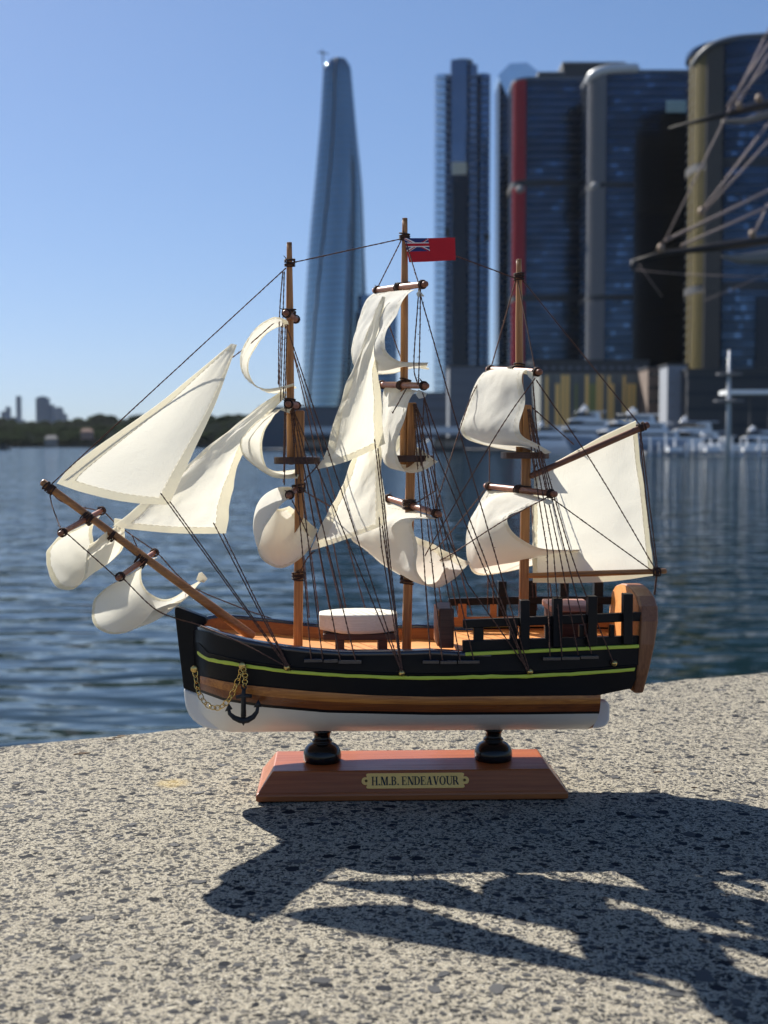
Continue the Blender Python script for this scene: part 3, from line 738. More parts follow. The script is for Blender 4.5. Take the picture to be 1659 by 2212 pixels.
RS = [
 ((104,1052,0),(618,578,0)), ((602,688,-.002),(511,765,-.003),(332,887,-.0025),(142,1034,-.001)), ((636,566,0),(864,516,0)), ((882,514,0),(1112,600,0)),
 ((1130,606,0),(1386,922,.003)), ((866,520,0),(813,626,-.026)), ((876,520,.002),(905,614,.024)), ((1115,602,0),(1060,796,-.026)), ((1119,605,.002),(1156,797,.024)),
 ((611,584,.002),(604,676,.004),(601,830,.004)), ((614,586,.002),(611,690,.002),(606,866,.002)), ((616,700,.020),(612,860,.020)),
 ((608,690,-.02),(602,868,-.02)), ((620,700,.010),(612,1000,.012)), ((618,880,.026),(614,1048,.028)), ((618,880,-.02),(612,1042,-.02)),
 ((619,704,.006),(694,929,.022),(867,1449,.046)), ((617,704,-.006),(683,929,-.02),(790,1318,-.040)), ((619,704,-.01),(672,929,-.02),(748,1318,-.040)),
 # fore shrouds near
 ((628,880,.004),(672,1424,.046)), ((630,880,.004),(697,1424,.046)), ((632,880,.004),(735,1425,.047)), ((634,880,.004),(768,1426,.047)), ((636,890,.006),(866,1448,.046)),
 # fore shrouds far
 ((630,890,-.004),(668,1334,-.043)), ((632,890,-.004),(690,1334,-.043)), ((634,890,-.004),(716,1336,-.043)), ((636,890,-.004),(742,1337,-.043)),
 # jib sheets
 ((347,1065,.006),(618,1438,.040)), ((367,1083,.005),(621,1438,.040)), ((461,1129,.0),(621,1438,.040)), ((482,1152,-.006),(623,1438,.040)),
 # bowsprit lines
 ((146,1153,.034),(245,1241,.034),(256,1250,.034)), ((268,1251,.034),(332,1313,.033),(379,1335,.010),(425,1348,.024),(470,1366,.0405),(520,1388,.0455),(570,1413,.0475),(619,1440,.0485)),
 ((228,1108,-.026),(260,1138,-.026),(338,1192,-.026)), ((340,1194,-.026),(411,1264,-.028),(522,1313,-.034),(585,1335,-.042)), ((285,1155,-.01),(306,1206,0)),
 ((107,1060,0),(112,1090,.006),(133,1147,.028)), ((107,1060,0),(140,1086,-.01),(220,1104,-.022)), ((196,1124,.001),(250,1165,.001),(300,1205,.001)),
 # main mast
 ((905,622,.028),(894,782,.03),(902,830,.029)), ((908,622,.029),(907,720,.03),(904,830,.030)), ((909,640,.028),(988,917,.036),(1143,1448,.0445)),
 ((874,620,0),(857,668,.02),(826,715,.018)), ((815,630,-.026),(872,790,-.026)), ((868,700,-.01),(872,828,-.002)), ((884,828,.002),(866,860,.018),(848,892,.024)),
 ((912,846,.030),(972,1010,.036),(1140,1448,.0445)), ((916,862,.030),(909,993,.033)), ((914,846,.030),(934,960,.03),(945,1105,.032)), ((893,872,.0),(905,960,.03),(930,1105,.032)),
 ((809,948,.012),(822,1060,.02),(866,1448,.046)), ((816,968,.012),(830,1090,.02),(868,1448,.046)), ((819,1117,.01),(824,1180,.015),(867,1448,.046)), ((826,1135,.008),(869,1448,.046)),
 ((893,872,.004),(930,1424,.046)), ((895,872,.004),(956,1426,.046)), ((897,872,.004),(994,1427,.046)), ((899,872,.004),(1023,1424,.046)), ((901,880,.006),(1138,1448,.0445)),
 ((893,880,-.004),(925,1338,-.042)), ((895,880,-.004),(958,1338,-.042)), ((897,880,-.004),(990,1332,-.042)), ((899,880,-.004),(1020,1328,-.041)),
 ((948,1112,.032),(1010,1260,.038),(1140,1446,.0445)), ((940,1096,-.0),(1014,867,-.02),(1056,800,-.027)), ((1156,816,.027),(1078,929,.034),(938,1165,.012),(918,1200,.0)),
 ((1052,1052,-.028),(957,1169,-.01),(930,1190,0)), ((1182,1074,.031),(1087,1125,.033),(983,1192,.012),(950,1210,0)), ((640,1050,.0),(690,1080,-.01),(745,1110,-.02)),
 ((631,1080,.030),(666,1157,.031)), ((640,1056,0),(700,990,.006)), ((892,1090,0),(940,1060,-.01)), ((645,1242,.003),(664,1205,.01),(680,1190,.01)),
 ((1148,800,.03),(1148,800.5,.03)) if False else ((1151,822,.028),(1162,960,.029)), ((1163,962,.029),(1183,1060,.030)), ((1058,800,-.027),(1057,1045,-.029)),
 ((1158,820,.028),(1286,1010,.018),(1418,1233,.005)), ((1192,1076,.030),(1290,1147,.018),(1412,1235,.005)), ((1150,880,.0),(1240,960,-.012)),
 ((1384,930,.003),(1402,1080,.004),(1421,1232,.004)), ((1382,936,.004),(1398,1100,.005),(1418,1232,.005)), ((1418,1238,.002),(1413,1284,.0)), ((1420,1238,.0),(1415,1284,-.004)),
 # mizzen shrouds near
 ((1140,884,.004),(1150,990,.016),(1182,1190,.036),(1188,1417,.0445)), ((1142,884,.004),(1158,990,.016),(1196,1195,.036),(1214,1417,.0445)), ((1144,884,.004),(1165,990,.016),(1210,1200,.036),(1249,1414,.0435)),
 ((1145,884,.004),(1171,990,.016),(1224,1204,.036),(1278,1412,.0425)), ((1146,890,.006),(1180,1010,.018),(1240,1215,.036),(1316,1408,.041),(1326,1430,.0405)),
 ((1138,890,-.004),(1160,1318,-.040)), ((1140,890,-.004),(1195,1316,-.040)), ((1142,890,-.004),(1230,1312,-.039)), ((1057,1060,-.029),(1053,1320,-.040)), ((1060,1060,-.029),(1066,1320,-.040)),
 ((1148,1030,0),(1160,1000,-.004)), ((1150,1258,0),(1151,1290,0)),
]
def over_rail(pts):
    pts = list(pts); x1, y1, v1 = pts[-1]; x0, y0, v0 = pts[-2]
    if v1 < .038 or y1 < 1400 or x0 > x1-60 and y0 > 1380: return pts
    yr = (interp(LV['rail'][0], x1) - 9) if x1 < 1000 else 1328
    if y0 >= yr: return pts
    t = (yr-y0)/(y1-y0); xr = x0+(x1-x0)*t
    br = lvl('rail', S(xr, 1395, .044).x)[0]; be = lvl('rail', S(x1, 1420, .044).x)[0]
    pts[-1:] = [(xr, yr, br+(.0030 if x1 < 1000 else .0042)), (x1, y1, be+.0040)]
    return pts
def straight(pts):
    P = [S(*p) for p in pts]; out = [P[0]]
    for a, b in zip(P, P[1:]):
        n = max(2, int((b-a).length/.004)); out += [a+(b-a)*k/n for k in range(1, n+1)]
    return out
for r_ in RS:
    q = over_rail(r_)
    rope(*(straight(q) if len(q) > len(r_) else q))
# deadeye channels along the hull with pins
CHN = []
for x0, x1, y0, y1 in ((657,697,1422,1434),(699,730,1423,1435),(731,781,1425,1437),(912,948,1425,1437),(950,986,1426,1438),(988,1035,1425,1437),(1173,1212,1418,1428),(1214,1254,1417,1427),(1256,1296,1415,1425)):
    for side in (1, -1):
        u0 = S(x0, y0, .046).x; u1 = S(x1, y0, .046).x; v0 = lvl('rail', (u0+u1)/2)[0]; z = S((x0+x1)/2, y0, v0+.003).z
        y_ = sorted((-side*(v0-.0005), -side*(v0+.0042)))
        o = M().box(u0, u1, y_[0], y_[1], z-.0019, z).mk('channel_board', RAILP, ship); bevel(o, .0003)
for px, py, r in ((620,1441,.0017),(868,1453,.00165),(1145,1450,.0016),(1327,1432,.0016)):
    u = S(px, py, .045).x; v0 = lvl('ledge', u)[0]; p = S(px, py, v0+.002)
    for side in (1, -1):
        M().sphere((p.x, p.y*side, p.z), r, 14, 9).tube([(p.x, p.y*side, p.z), (p.x, (p.y+.003)*side, p.z)], .0006, 8).mk('brass_pin', BRASS, ship, True)
        if side == 1: lashing((p.x, p.y+.0012, p.z), (0,1,0), .0011, n=3, wd=.0012, tails=2)
# anchor, chain
def near_v(px, py): return lvl('ledge', S(px, py, .04).x)[0]
ab = M(); va = near_v(526, 1520)+.0035
pa = lambda x, y, dv=0: S(x, y, va+dv)
ab.tube([pa(527,1488), pa(526,1500), pa(526,1548)], [.0009,.0011,.0014], 8)
ab.tube([pa(510,1506), pa(527,1502), pa(544,1503)], [.0009,.0011,.0009], 8)
arc = [pa(493,1528), pa(496,1541), pa(506,1550), pa(518,1555), pa(526,1556), pa(535,1555), pa(547,1548), pa(555,1537), pa(558,1521)]
ab.tube(arc, [.0007,.0010,.0013,.0015,.0016,.0015,.0013,.0010,.0007], 8)
for tip, a1_, a2_ in (((494,1519),(486,1536),(502,1531)), ((558,1511),(548,1527),(566,1526))):
    P3 = [pa(*tip), pa(*a1_), pa(*a2_)]; vs = [p+Vector((0, s*.0008, 0)) for s in (-1, 1) for p in P3]
    ab.add(vs, [(0,1,2),(5,4,3),(0,3,4,1),(1,4,5,2),(2,5,3,0)])
P3 = [pa(519,1554), pa(533,1554), pa(526,1567)]; vs = [p+Vector((0, s*.0009, 0)) for s in (-1, 1) for p in P3]
ab.add(vs, [(0,1,2),(5,4,3),(0,3,4,1),(1,4,5,2),(2,5,3,0)])
rg = [pa(527+4.5*math.cos(q), 1484+4.5*math.sin(q)) for q in np.linspace(0, 2*math.pi, 15)]
ab.tube(rg, .0005, 6, False)
o = ab.mk('anchor', ANCH, ship, True); 
chain = bpy.data.objects.new('anchor_chain', None); link(chain, ship)
def links(path, n):
    C_ = spline(path, n+1)
    for i in range(n):
        a = Vector(C_[i]); b = Vector(C_[i+1]); d = (b-a).normalized(); c = (a+b)/2
        s1_ = Vector((0, 1, 0)) if i % 2 else Vector((0, 0, 0)); side = d.cross(Vector((0, 1, 0))).normalized()
        if i % 2: side = (side*.55+Vector((0, 1, 0))*.8).normalized()
        hl = (b-a).length*.68
        M().tube([c+d*hl*math.cos(q)+side*.00125*math.sin(q) for q in np.linspace(0, 2*math.pi, 17)], .00028, 6, False).mk('chain_link', CHAINM, chain, True)
def cv(x, y, d=.0016):
    return S(x, y, near_v(x, y)+d)
links([cv(421,1446,.002), cv(424,1470,.002), cv(429,1494,.003), cv(439,1513,.003), cv(453,1526,.002), cv(472,1529,.0015), cv(489,1518,.0015), cv(502,1498,.0015), cv(513,1472,.0015), cv(524,1442,.002)], 17)
links([cv(525,1442,.003), cv(530,1460,.0035), cv(528,1482,.0045)], 6)
for x, y in ((420,1444),(524,1437)):
    p = cv(x, y, .0015); M().tube([p+Vector((0,.002,0)), p, p-Vector((0,.0012,0)), p-Vector((0,.0016,0))], [.0007,.0008,.0019,.0014], 14).mk('chain_nail', BRASS, ship, True)
# ---- flag
fv = .003
TL, TR, BR, BL = S(873,514,fv), S(982.5,513.5,fv), S(984,562,fv), S(884,566,fv)
def fl(s, t, lift=0.0):
    a = TL+(TR-TL)*s; b = BL+(BR-BL)*s; p = a+(b-a)*t
    return p + Vector((0, .0012*math.sin(s*4.5+.6)*s - lift, .0))
FR = mat('flag_red', (.50,.012,.022), .6, spec=.3); FB = mat('flag_blue', (.012,.02,.13), .6); FW = mat('flag_white', (.78,.76,.74), .6)
flag = M(); n = 12
for side_, of in ((0, .0), (1, -.0003)):
    vs = [fl(i/n, j/4, of) for i in range(n+1) for j in range(5)]
    flag.add(vs, [(i*5+j, (i+1)*5+j, (i+1)*5+j+1, i*5+j+1) if side_ else (i*5+j, i*5+j+1, (i+1)*5+j+1, (i+1)*5+j) for i in range(n) for j in range(4)])
flo = flag.mk('flag', FR, ship, True)
def fpoly(name, pts, mt, lift):
    """canton pieces; pts in canton units 0..1"""
    for sgn in (1, -1):
        lf = lift if sgn > 0 else -.0003-lift
        vs = [fl(x*.475, y*.56, lf) for x, y in pts]; mk(name, vs, [tuple(range(len(vs)))], mt, flo)
def clip_diag(x0, y0, x1, y1, w, off=0):
    dx, dy = x1-x0, y1-y0; L_ = math.hypot(dx*2, dy); nx, ny = -dy/L_, dx*2/L_      # canton is 2:1
    ox, oy = nx*off/2, ny*off
    raw = [(x0+nx*w/4+ox, y0+ny*w/2+oy), (x1+nx*w/4+ox, y1+ny*w/2+oy), (x1-nx*w/4+ox, y1-ny*w/2+oy), (x0-nx*w/4+ox, y0-ny*w/2+oy)]
    def clip(P, f):
        out = []
        for i in range(len(P)):
            a, b = P[i], P[(i+1) % len(P)]; fa, fb = f(a), f(b)
            if fa >= 0: out.append(a)
            if fa*fb < 0: t = fa/(fa-fb); out.append((a[0]+(b[0]-a[0])*t, a[1]+(b[1]-a[1])*t))
        return out
    for f in (lambda p: p[0], lambda p: 1-p[0], lambda p: p[1], lambda p: 1-p[1]):
        raw = clip(raw, f)
    return raw
fpoly('canton', [(0,0),(1,0),(1,1),(0,1)], FB, .00006)
fpoly('white_saltire', clip_diag(0,0,1,1,.20), FW, .00009); fpoly('white_saltire', clip_diag(0,1,1,0,.20), FW, .00010)
fpoly('red_saltire', clip_diag(0,0,1,1,.067,.03), FR, .00013); fpoly('red_saltire', clip_diag(0,1,1,0,.067,.03), FR, .00014)
fpoly('white_cross', [(.415,0),(.585,0),(.585,1),(.415,1)], FW, .00017); fpoly('white_cross', [(0,.33),(1,.33),(1,.67),(0,.67)], FW, .00018)
fpoly('red_cross', [(.45,0),(.55,0),(.55,1),(.45,1)], FR, .00021); fpoly('red_cross', [(0,.40),(1,.40),(1,.60),(0,.60)], FR, .00022)
# ---- display stand
bx0, bx1 = S(553, 1735, .0265).x, S(1227, 1727, .0265).x
tx0, tx1 = S(589, 1669, .0215).x, S(1188, 1661, .0215).x
BT = .0147
vs = []
for (x0, x1, hy, z) in ((bx0+.0006, bx1-.0006, .0272, .0004), (bx0, bx1, .0278, .0012), (bx0, bx1, .0278, .0040), (bx0+.0012, bx1-.0012, .0268, .0050), (tx0, tx1, .0212, BT)):
    vs += [(x0,-hy,z),(x1,-hy,z),(x1,hy,z),(x0,hy,z)]
fs = [(3,2,1,0),(16,17,18,19)] + [(k*4+i, k*4+(i+1) % 4, k*4+4+(i+1) % 4, k*4+4+i) for k in range(4) for i in range(4)]
o = mk('stand_base', vs, fs, BASEW, ship); bevel(o, .0006, 3)
pedz = S(800, 1575).z - BT + .001
prof = [(.0097,0),(.0101,.0012),(.0102,.0035),(.0099,.0055),(.0091,.0073),(.0077,.0088),(.0060,.0097),(.0053,.0100),(.0053,.0106),(.0055,.0111),(.0053,.0116),(.0045,.0121),(.0043,.0130),(.0044,.0150),(.0050,.0157),(.0052,.0164),(.0050,.0172),(.0044,pedz)]
for px in (696, 1065.5):
    c_ = S(px, 1620); M().lathe(prof, (c_.x, 0, BT-.0002), 40).mk('pedestal', PED, ship, True)
# name plate lies on the sloping front of the stand
def face(x, y, lift=0.0):
    """x along u, y from bottom lip (0) to top edge (1) of the sloping front"""
    a = Vector((x, -.0268, .0050)); b = Vector((x, -.0212, BT)); nrm = Vector((0, -(BT-.005), .0056)).normalized()
    nrm = Vector((0, -abs(BT-.005), .0056)).normalized()
    return a + (b-a)*y + nrm*lift
px0, px1 = S(781, 1692, .024).x, S(1013, 1688, .024).x
Wp = px1-px0; Hs = math.hypot(.0056, BT-.005); hp = .0079; yc = .50
def pl(x, y, lift): return face(px0+x*Wp, yc+(y-.5)*hp/Hs, lift)
asp = Wp/hp; cr = .17
def corner(cx_, cy_, r, a0, a1, n=5): return [(cx_+r*math.cos(a0+(a1-a0)*k/n)/asp, cy_+r*math.sin(a0+(a1-a0)*k/n)) for k in range(n+1)]
def rr_(a): return math.radians(a)
e_ = .055
pts = [(e_+.01, 0), (1-e_-.01, 0)] + corner(1-e_-.005, .12, .12, rr_(-60), rr_(0))[1:] + [(1-e_+.002,.26)] + corner(1-.26/asp, .5, .26, rr_(-75), rr_(75), 8) + [(1-e_+.002,.74)] + corner(1-e_-.005, .88, .12, rr_(0), rr_(60))[:-1] + [(1-e_-.01, 1), (e_+.01, 1)]
left = [(1-x, y) for x, y in pts[2:-2]][::-1]
pts = pts + left
np_ = len(pts)
vs = [pl(x, y, .0007) for x, y in pts] + [pl(x, y, -.0003) for x, y in pts]
plate = mk('name_plate', vs, [tuple(range(np_))] + [(np_+i, np_+(i+1) % np_, (i+1) % np_, i) for i in range(np_)], PLATE, ship)
for x in (.042, .958):
    c_ = pl(x, .5, .0008); nrm = (pl(x, .5, .001)-pl(x, .5, 0)).normalized()
    M().tube([c_-nrm*.0004, c_+nrm*.0003, c_+nrm*.0005], [.0007,.0007,.0004], 12).mk('plate_nail', mat('nail_brown', (.16,.09,.03), .5, .6), plate, True)
# serif capitals
class Gl:
    def __init__(s): s.q = []
    def st(s, x0, y0, x1, y1, w): s.q.append([(x0,y0),(x0+w,y0),(x1+w,y1),(x1,y1)]); return s
    def ho(s, x0, x1, y, h=.05): s.q.append([(x0,y),(x1,y),(x1,y+h),(x0,y+h)]); return s
    def arc(s, cx, cy, rx, ry, wx, wy, a0, a1, n=12):
        for k in range(n):
            a = a0+(a1-a0)*k/n; b = a0+(a1-a0)*(k+1)/n
            s.q.append([(cx+(rx-wx)*math.cos(a), cy+(ry-wy)*math.sin(a)), (cx+rx*math.cos(a), cy+ry*math.sin(a)), (cx+rx*math.cos(b), cy+ry*math.sin(b)), (cx+(rx-wx)*math.cos(b), cy+(ry-wy)*math.sin(b))])
        return s
K = .17; k_ = .065; PI = math.pi
GL = {
 'H': (.82, Gl().st(.08,0,.08,1,K).st(.57,0,.57,1,K).ho(.2,.6,.47,.06).ho(.01,.32,0).ho(.01,.32,.95).ho(.5,.81,0).ho(.5,.81,.95)),
 'M': (1.0, Gl().st(.10,0,.10,1,k_).st(.34+.10,0,.08,1,.20).st(.44,0,.74,1,k_).st(.74,0,.74,1,K).ho(.01,.26,0).ho(.01,.22,.95).ho(.66,.99,0).ho(.85,.99,.95)),
 'B': (.72, Gl().st(.08,0,.08,1,K).ho(.01,.36,0).ho(.01,.36,.95).ho(.22,.38,.50).arc(.36,.755,.26,.245,.15,.05,-PI/2,PI/2).arc(.36,.27,.31,.27,.16,.05,-PI/2,PI/2)),
 'E': (.72, Gl().st(.08,0,.08,1,K).ho(.01,.66,0).ho(.01,.63,.95).ho(.22,.46,.48).st(.43,.36,.43,.65,.04).st(.60,.0,.64,.27,.035).st(.60,1,.61,.74,.035)),
 'N': (.84, Gl().st(.11,0,.11,1,k_).st(.55,0,.08,1,.21).st(.70,0,.70,1,k_).ho(.01,.27,0).ho(.01,.22,.95).ho(.58,.84,.95)),
 'D': (.80, Gl().st(.08,0,.08,1,K).ho(.01,.38,0).ho(.01,.38,.95).arc(.35,.5,.41,.5,.17,.05,-PI/2,PI/2,16)),
 'A': (.82, Gl().st(.10,0,.38,1,k_).st(.52,0,.34,1,.19).ho(.2,.58,.30,.055).ho(.01,.28,0).ho(.46,.81,0)),
 'V': (.82, Gl().st(.33,0,.10,1,.19).st(.42,0,.66,1,k_).ho(.01,.36,.95).ho(.56,.81,.95)),
 'O': (.84, Gl().arc(.42,.5,.40,.52,.17,.05,0,2*PI,24)),
 'U': (.82, Gl().st(.10,.3,.10,1,K).st(.68,.3,.68,1,k_).arc(.425,.3,.325,.32,.17,.07,PI,1.5*PI).arc(.425,.3,.32,.32,.065,.07,1.5*PI,2*PI).ho(.01,.36,.95).ho(.58,.83,.95)),
 'R': (.80, Gl().st(.08,0,.08,1,K).ho(.01,.33,0).ho(.01,.36,.95).ho(.22,.40,.46).arc(.38,.725,.27,.275,.16,.05,-PI/2,PI/2).st(.60,0,.34,.48,.19).ho(.62,.82,0)),
 '.': (.30, Gl().ho(.08,.24,0,.16)), ' ': (.26, Gl()),
}
txt = 'H.M.B. ENDEAVOUR'; tot = sum(GL[c][0]+.02 for c in txt); x0_, x1_ = .092, .905
sx = (x1_-x0_)/tot; hh = .56; xx = x0_
for ch in txt:
    w_, gl_ = GL[ch]
    if gl_.q:
        m_ = M()
        for k, q in enumerate(gl_.q):
            a = [pl(xx+x*sx, .21+y*hh, .00085+.00001*k) for x, y in q]; b = [pl(xx+x*sx, .21+y*hh, .0006) for x, y in q]
            m_.add(a+b, [(0,1,2,3)]+[(4+i, 4+(i+1) % 4, (i+1) % 4, i) for i in range(4)])
        m_.mk('letter', INK, plate)
    xx += (w_+.02)*sx
# ================================================================== BACKGROUND (real metres)
def facade(name, tint, rough=.12, floor=4.1, dark=.45, var=.5, vert=3.0):
    """curtain wall glass: metallic tinted reflection with storey and bay variation"""
    m = mat(name, tint, rough, .92, .5); nb = NB(m)
    tc = nb.n('TexCoord'); sp = nb.n('SeparateXYZ'); nb.l(tc.outputs['Object'], sp.inputs[0])
    fz = nb.math('FLOOR', nb.math('DIVIDE', sp.outputs[2], floor)); fx = nb.math('FLOOR', nb.math('DIVIDE', nb.math('ADD', sp.outputs[0], sp.outputs[1]), vert*3))
    cb = nb.n('CombineXYZ'); nb.l(fz, cb.inputs[0]); nb.l(fx, cb.inputs[1]); wn = nb.n('TexWhiteNoise'); wn.noise_dimensions = '3D'; nb.l(cb.outputs[0], wn.inputs['Vector'])
    big = nb.noise(nb.coords((1, 1, .5)), .03, 3)  # broad lighter and darker patches put reflections into the glass colour
    f = nb.math('ADD', nb.math('MULTIPLY', wn.outputs['Value'], .55), nb.math('MULTIPLY', big, .6))
    nb.color(nb.mix(nb.math('MULTIPLY', f, var, True), tint, tuple(t*dark for t in tint)))
    return m
GL_D = facade('dark_blue_glass', (.050,.080,.125), dark=.30, var=.95); GL_K = facade('black_glass_or_reflection', (.022,.026,.034), dark=.5)
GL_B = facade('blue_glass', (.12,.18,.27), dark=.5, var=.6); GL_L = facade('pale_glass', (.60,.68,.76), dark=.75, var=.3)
GL_M = facade('mid_blue_glass', (.15,.19,.26), dark=.6)
CW = facade('smooth_blue_glass', (.27,.35,.40), .10, dark=.75, var=.35)
SLAB = mat('storey_band', (.020,.028,.038), .4, .3); SLABL = mat('pale_storey_band', (.10,.12,.15), .5)
RED = mat('red_fin', (.40,.008,.024), .5); GREY = mat('grey_fin', (.20,.20,.21), .55); GOLD = mat('ochre_fin', (.20,.155,.055), .5); BRN = mat('brown_fin', (.10,.09,.08), .5)
PALE = mat('pale_metal', (.62,.64,.66), .4); DKM = mat('dark_metal', (.03,.032,.038), .5); CONC = mat('grey_concrete', (.30,.30,.30), .8)
WHT = mat('white_gelcoat', (.82,.83,.84), .25); NAVY = mat('tinted_glass', (.01,.014,.02), .08); HULLG = mat('grey_blue_gelcoat', (.30,.34,.42), .2)
MINT = mat('painted_bright_glass', (.75,.92,.80), .3); CREAMG = mat('painted_cream_reflection', (.62,.58,.44), .35)

def footprint(w, d, r, n=8):
    """rounded rectangle centred on 0,0"""
    r = min(r, w/2-.1, d/2-.1); P = []
    for cx_, cy_, a0 in ((w/2-r, d/2-r, 0), (-w/2+r, d/2-r, 90), (-w/2+r, -d/2+r, 180), (w/2-r, -d/2+r, 270)):
        P += [(cx_+r*math.cos(R(a0+90*k/n)), cy_+r*math.sin(R(a0+90*k/n))) for k in range(n+1)]
    return P
def scaled(P, k): 
    return [(x+math.copysign(k, x), y+math.copysign(k, y)) for x, y in P]
def prism_part(name, P, z0, z1, mt, parent, smooth=False, **t):
    o = M().prism(P, z0, z1).mk(name, mt, parent, **t); return o
def top_z(py, Y): return at(CX, py, Y).z
def tower(px0, px1, pyt, Y, depth, r, glass, label, floor=4.1, belts=(), band=SLAB, zb=-1.0, rz=0, cap=None, fins=None, group=None, pyb=None, wings=()):
    X0, X1 = at(px0, 962, Y).x, at(px1, 962, Y).x; w = X1-X0; H = top_z(pyt, Y)
    t = empty('tower', ((X0+X1)/2, Y+depth/2, zb), rz, label=label, category='tower')
    if group: t['group'] = group
    Pf = footprint(w, depth, r)
    hh = H-zb
    prism_part('glass_wall', Pf, 0, hh, glass, t)
    Pb = scaled(Pf, .22); first = None; z = floor
    while z < hh - 2:
        if first is None: first = M().prism(Pb, 0, .5).mk('storey_band', band, t); first.location = (0, 0, z)
        else: inst(first, t, loc=(0, 0, z))
        z += floor
    for (ya, yb) in belts:
        za, zb_ = top_z(yb, Y)-zb, top_z(ya, Y)-zb
        prism_part('plant_belt', scaled(Pf, .5), za, zb_, DKM, t)
    if fins:
        mt, x0, x1, n = fins[:4]; skip = [(top_z(b, Y)-zb, top_z(a, Y)-zb) for a, b in belts]
        segs = []; lo = 0
        for a, b in sorted(skip): segs.append((lo, a)); lo = b
        segs.append((lo, hh)); xa, xb = at(x0, 962, Y).x - t.location.x, at(x1, 962, Y).x - t.location.x
        # fins stand on the outline of the footprint, between the two columns, on the camera's side
        fr_ = sorted([p for p in Pf if p[1] < 0]); xs = [p[0] for p in fr_]; ys_ = [p[1] for p in fr_]
        for za, zc in segs:
            if zc-za < 3: continue
            base = None
            for k in range(n):
                s = (k+.5)/n; x = xa+(xb-xa)*s; y = float(np.interp(x, xs, ys_)) if x > -w/2+.01 else -depth/2+r
                if base is None: base = M().box(-.42, .42, -1.5, .2, 0, zc-za).mk('sun_fin', mt, t); base.location = (x, y, za)
                else: inst(base, t, loc=(x, y, za))
    prism_part('roof_rim', scaled(Pf, .3), hh, hh+1.6, SLABL, t)
    return t
# slim sail shaped tower
def crown():
    Y = 840; prof = [(110,713,747),(122,700,756),(131,697,758),(247,690,768),(358,680,777),(469,669,783),(560,661,788),(640,656,792),(695,653,795),(800,650,797),(900,649,798),(985,648,799)]
    X = at(722, 962, Y).x; t = empty('tower', (X, Y+20, 0), 0, label='tall smooth blue glass tower tapering to a rounded top, standing alone', category='tower')
    n = 72; vs = []; N = 60; ztop = top_z(110, Y)
    ysr = np.linspace(985, 110.5, N)
    for k, y in enumerate(ysr):
        l, r_ = interp([(p[0], p[1]) for p in prof], y), interp([(p[0], p[2]) for p in prof], y)
        z = top_z(y, Y); cx_ = at((l+r_)/2, 962, Y).x - X; hw = (at(r_, 962, Y).x - at(l, 962, Y).x)/2
        tw = R(62)*k/N + .35
        rr = [1 + .10*math.cos(3*(2*math.pi*i/n - tw)) for i in range(n)]
        xs = [rr[i]*math.cos(2*math.pi*i/n) for i in range(n)]; s = 2/(max(xs)-min(xs)); off = (max(xs)+min(xs))/2
        for i in range(n): vs.append((cx_+(xs[i]-off)*s*hw, rr[i]*math.sin(2*math.pi*i/n)*s*max(hw, 8), z))
    fs = [(k*n+i, k*n+(i+1) % n, (k+1)*n+(i+1) % n, (k+1)*n+i) for k in range(N-1) for i in range(n)] + [tuple((N-1)*n+i for i in range(n))]
    mk('glass_skin', vs, fs, CW, t, True)
    # seams between the petals and the roof frame
    for a0 in range(3):
        pts = []; 
        for k in range(N):
            tw = R(62)*k/N + .35; i = (int(round(((tw+math.pi/3+a0*2*math.pi/3) % (2*math.pi))/(2*math.pi)*n))) % n
            pts.append(Vector(vs[k*n+i]))
        for k in range(1, N-1): pts[k] = (pts[k-1]+pts[k]*2+pts[k+1])/4
        M().tube(pts, .9, 6).mk('petal_seam', SLABL, t, True)
    # storey rings
    b = M()
    for k in range(2, N-2, 1):
        ring = [Vector(vs[k*n+i])*1 for i in range(n)]
        cc = sum(ring, Vector())/n
        ring = [cc+(p-cc)*1.006 for p in ring]
        b.add(ring+[p+Vector((0,0,1.1)) for p in ring], [(i, (i+1) % n, n+(i+1) % n, n+i) for i in range(n)])
    b.mk('storey_rings', mat('blue_spandrel', (.16,.22,.27), .2, .9), t, kind='stuff')
    c_ = at(706, 120, Y)-t.location
    M().tube([(c_.x-2, -20, top_z(150, Y)), (c_.x-3, -20, top_z(106, Y))], .4, 5).tube([(c_.x-6, -20, top_z(112, Y)), (c_.x+1, -20, top_z(116, Y))], .4, 5).mk('crane_mast', DKM, t)
    # lower shoulder of the tower
    X0, X1 = at(775, 962, Y).x-X, at(858, 962, Y).x-X
    prism_part('lower_wing', [(X0,-14),(X1-6,-14),(X1,-6),(X1,16),(X0,16)], -1, top_z(668, Y), GL_B, t)
    prism_part('lower_wing', [(X0+1,-10),(X1-16,-10),(X1-12,-4),(X1-12,12),(X0+1,12)], top_z(668, Y), top_z(632, Y), GL_B, t)
    b = M(); z = 3
    while z < top_z(672, Y): b.box(X0, X1-5, -14.4, -13.8, z, z+.9); z += 4.1
    b.mk('wing_bands', SLAB, t, kind='stuff')
crown()
PBAND = mat('pale_blue_band', (.34,.40,.47), .4, .5)
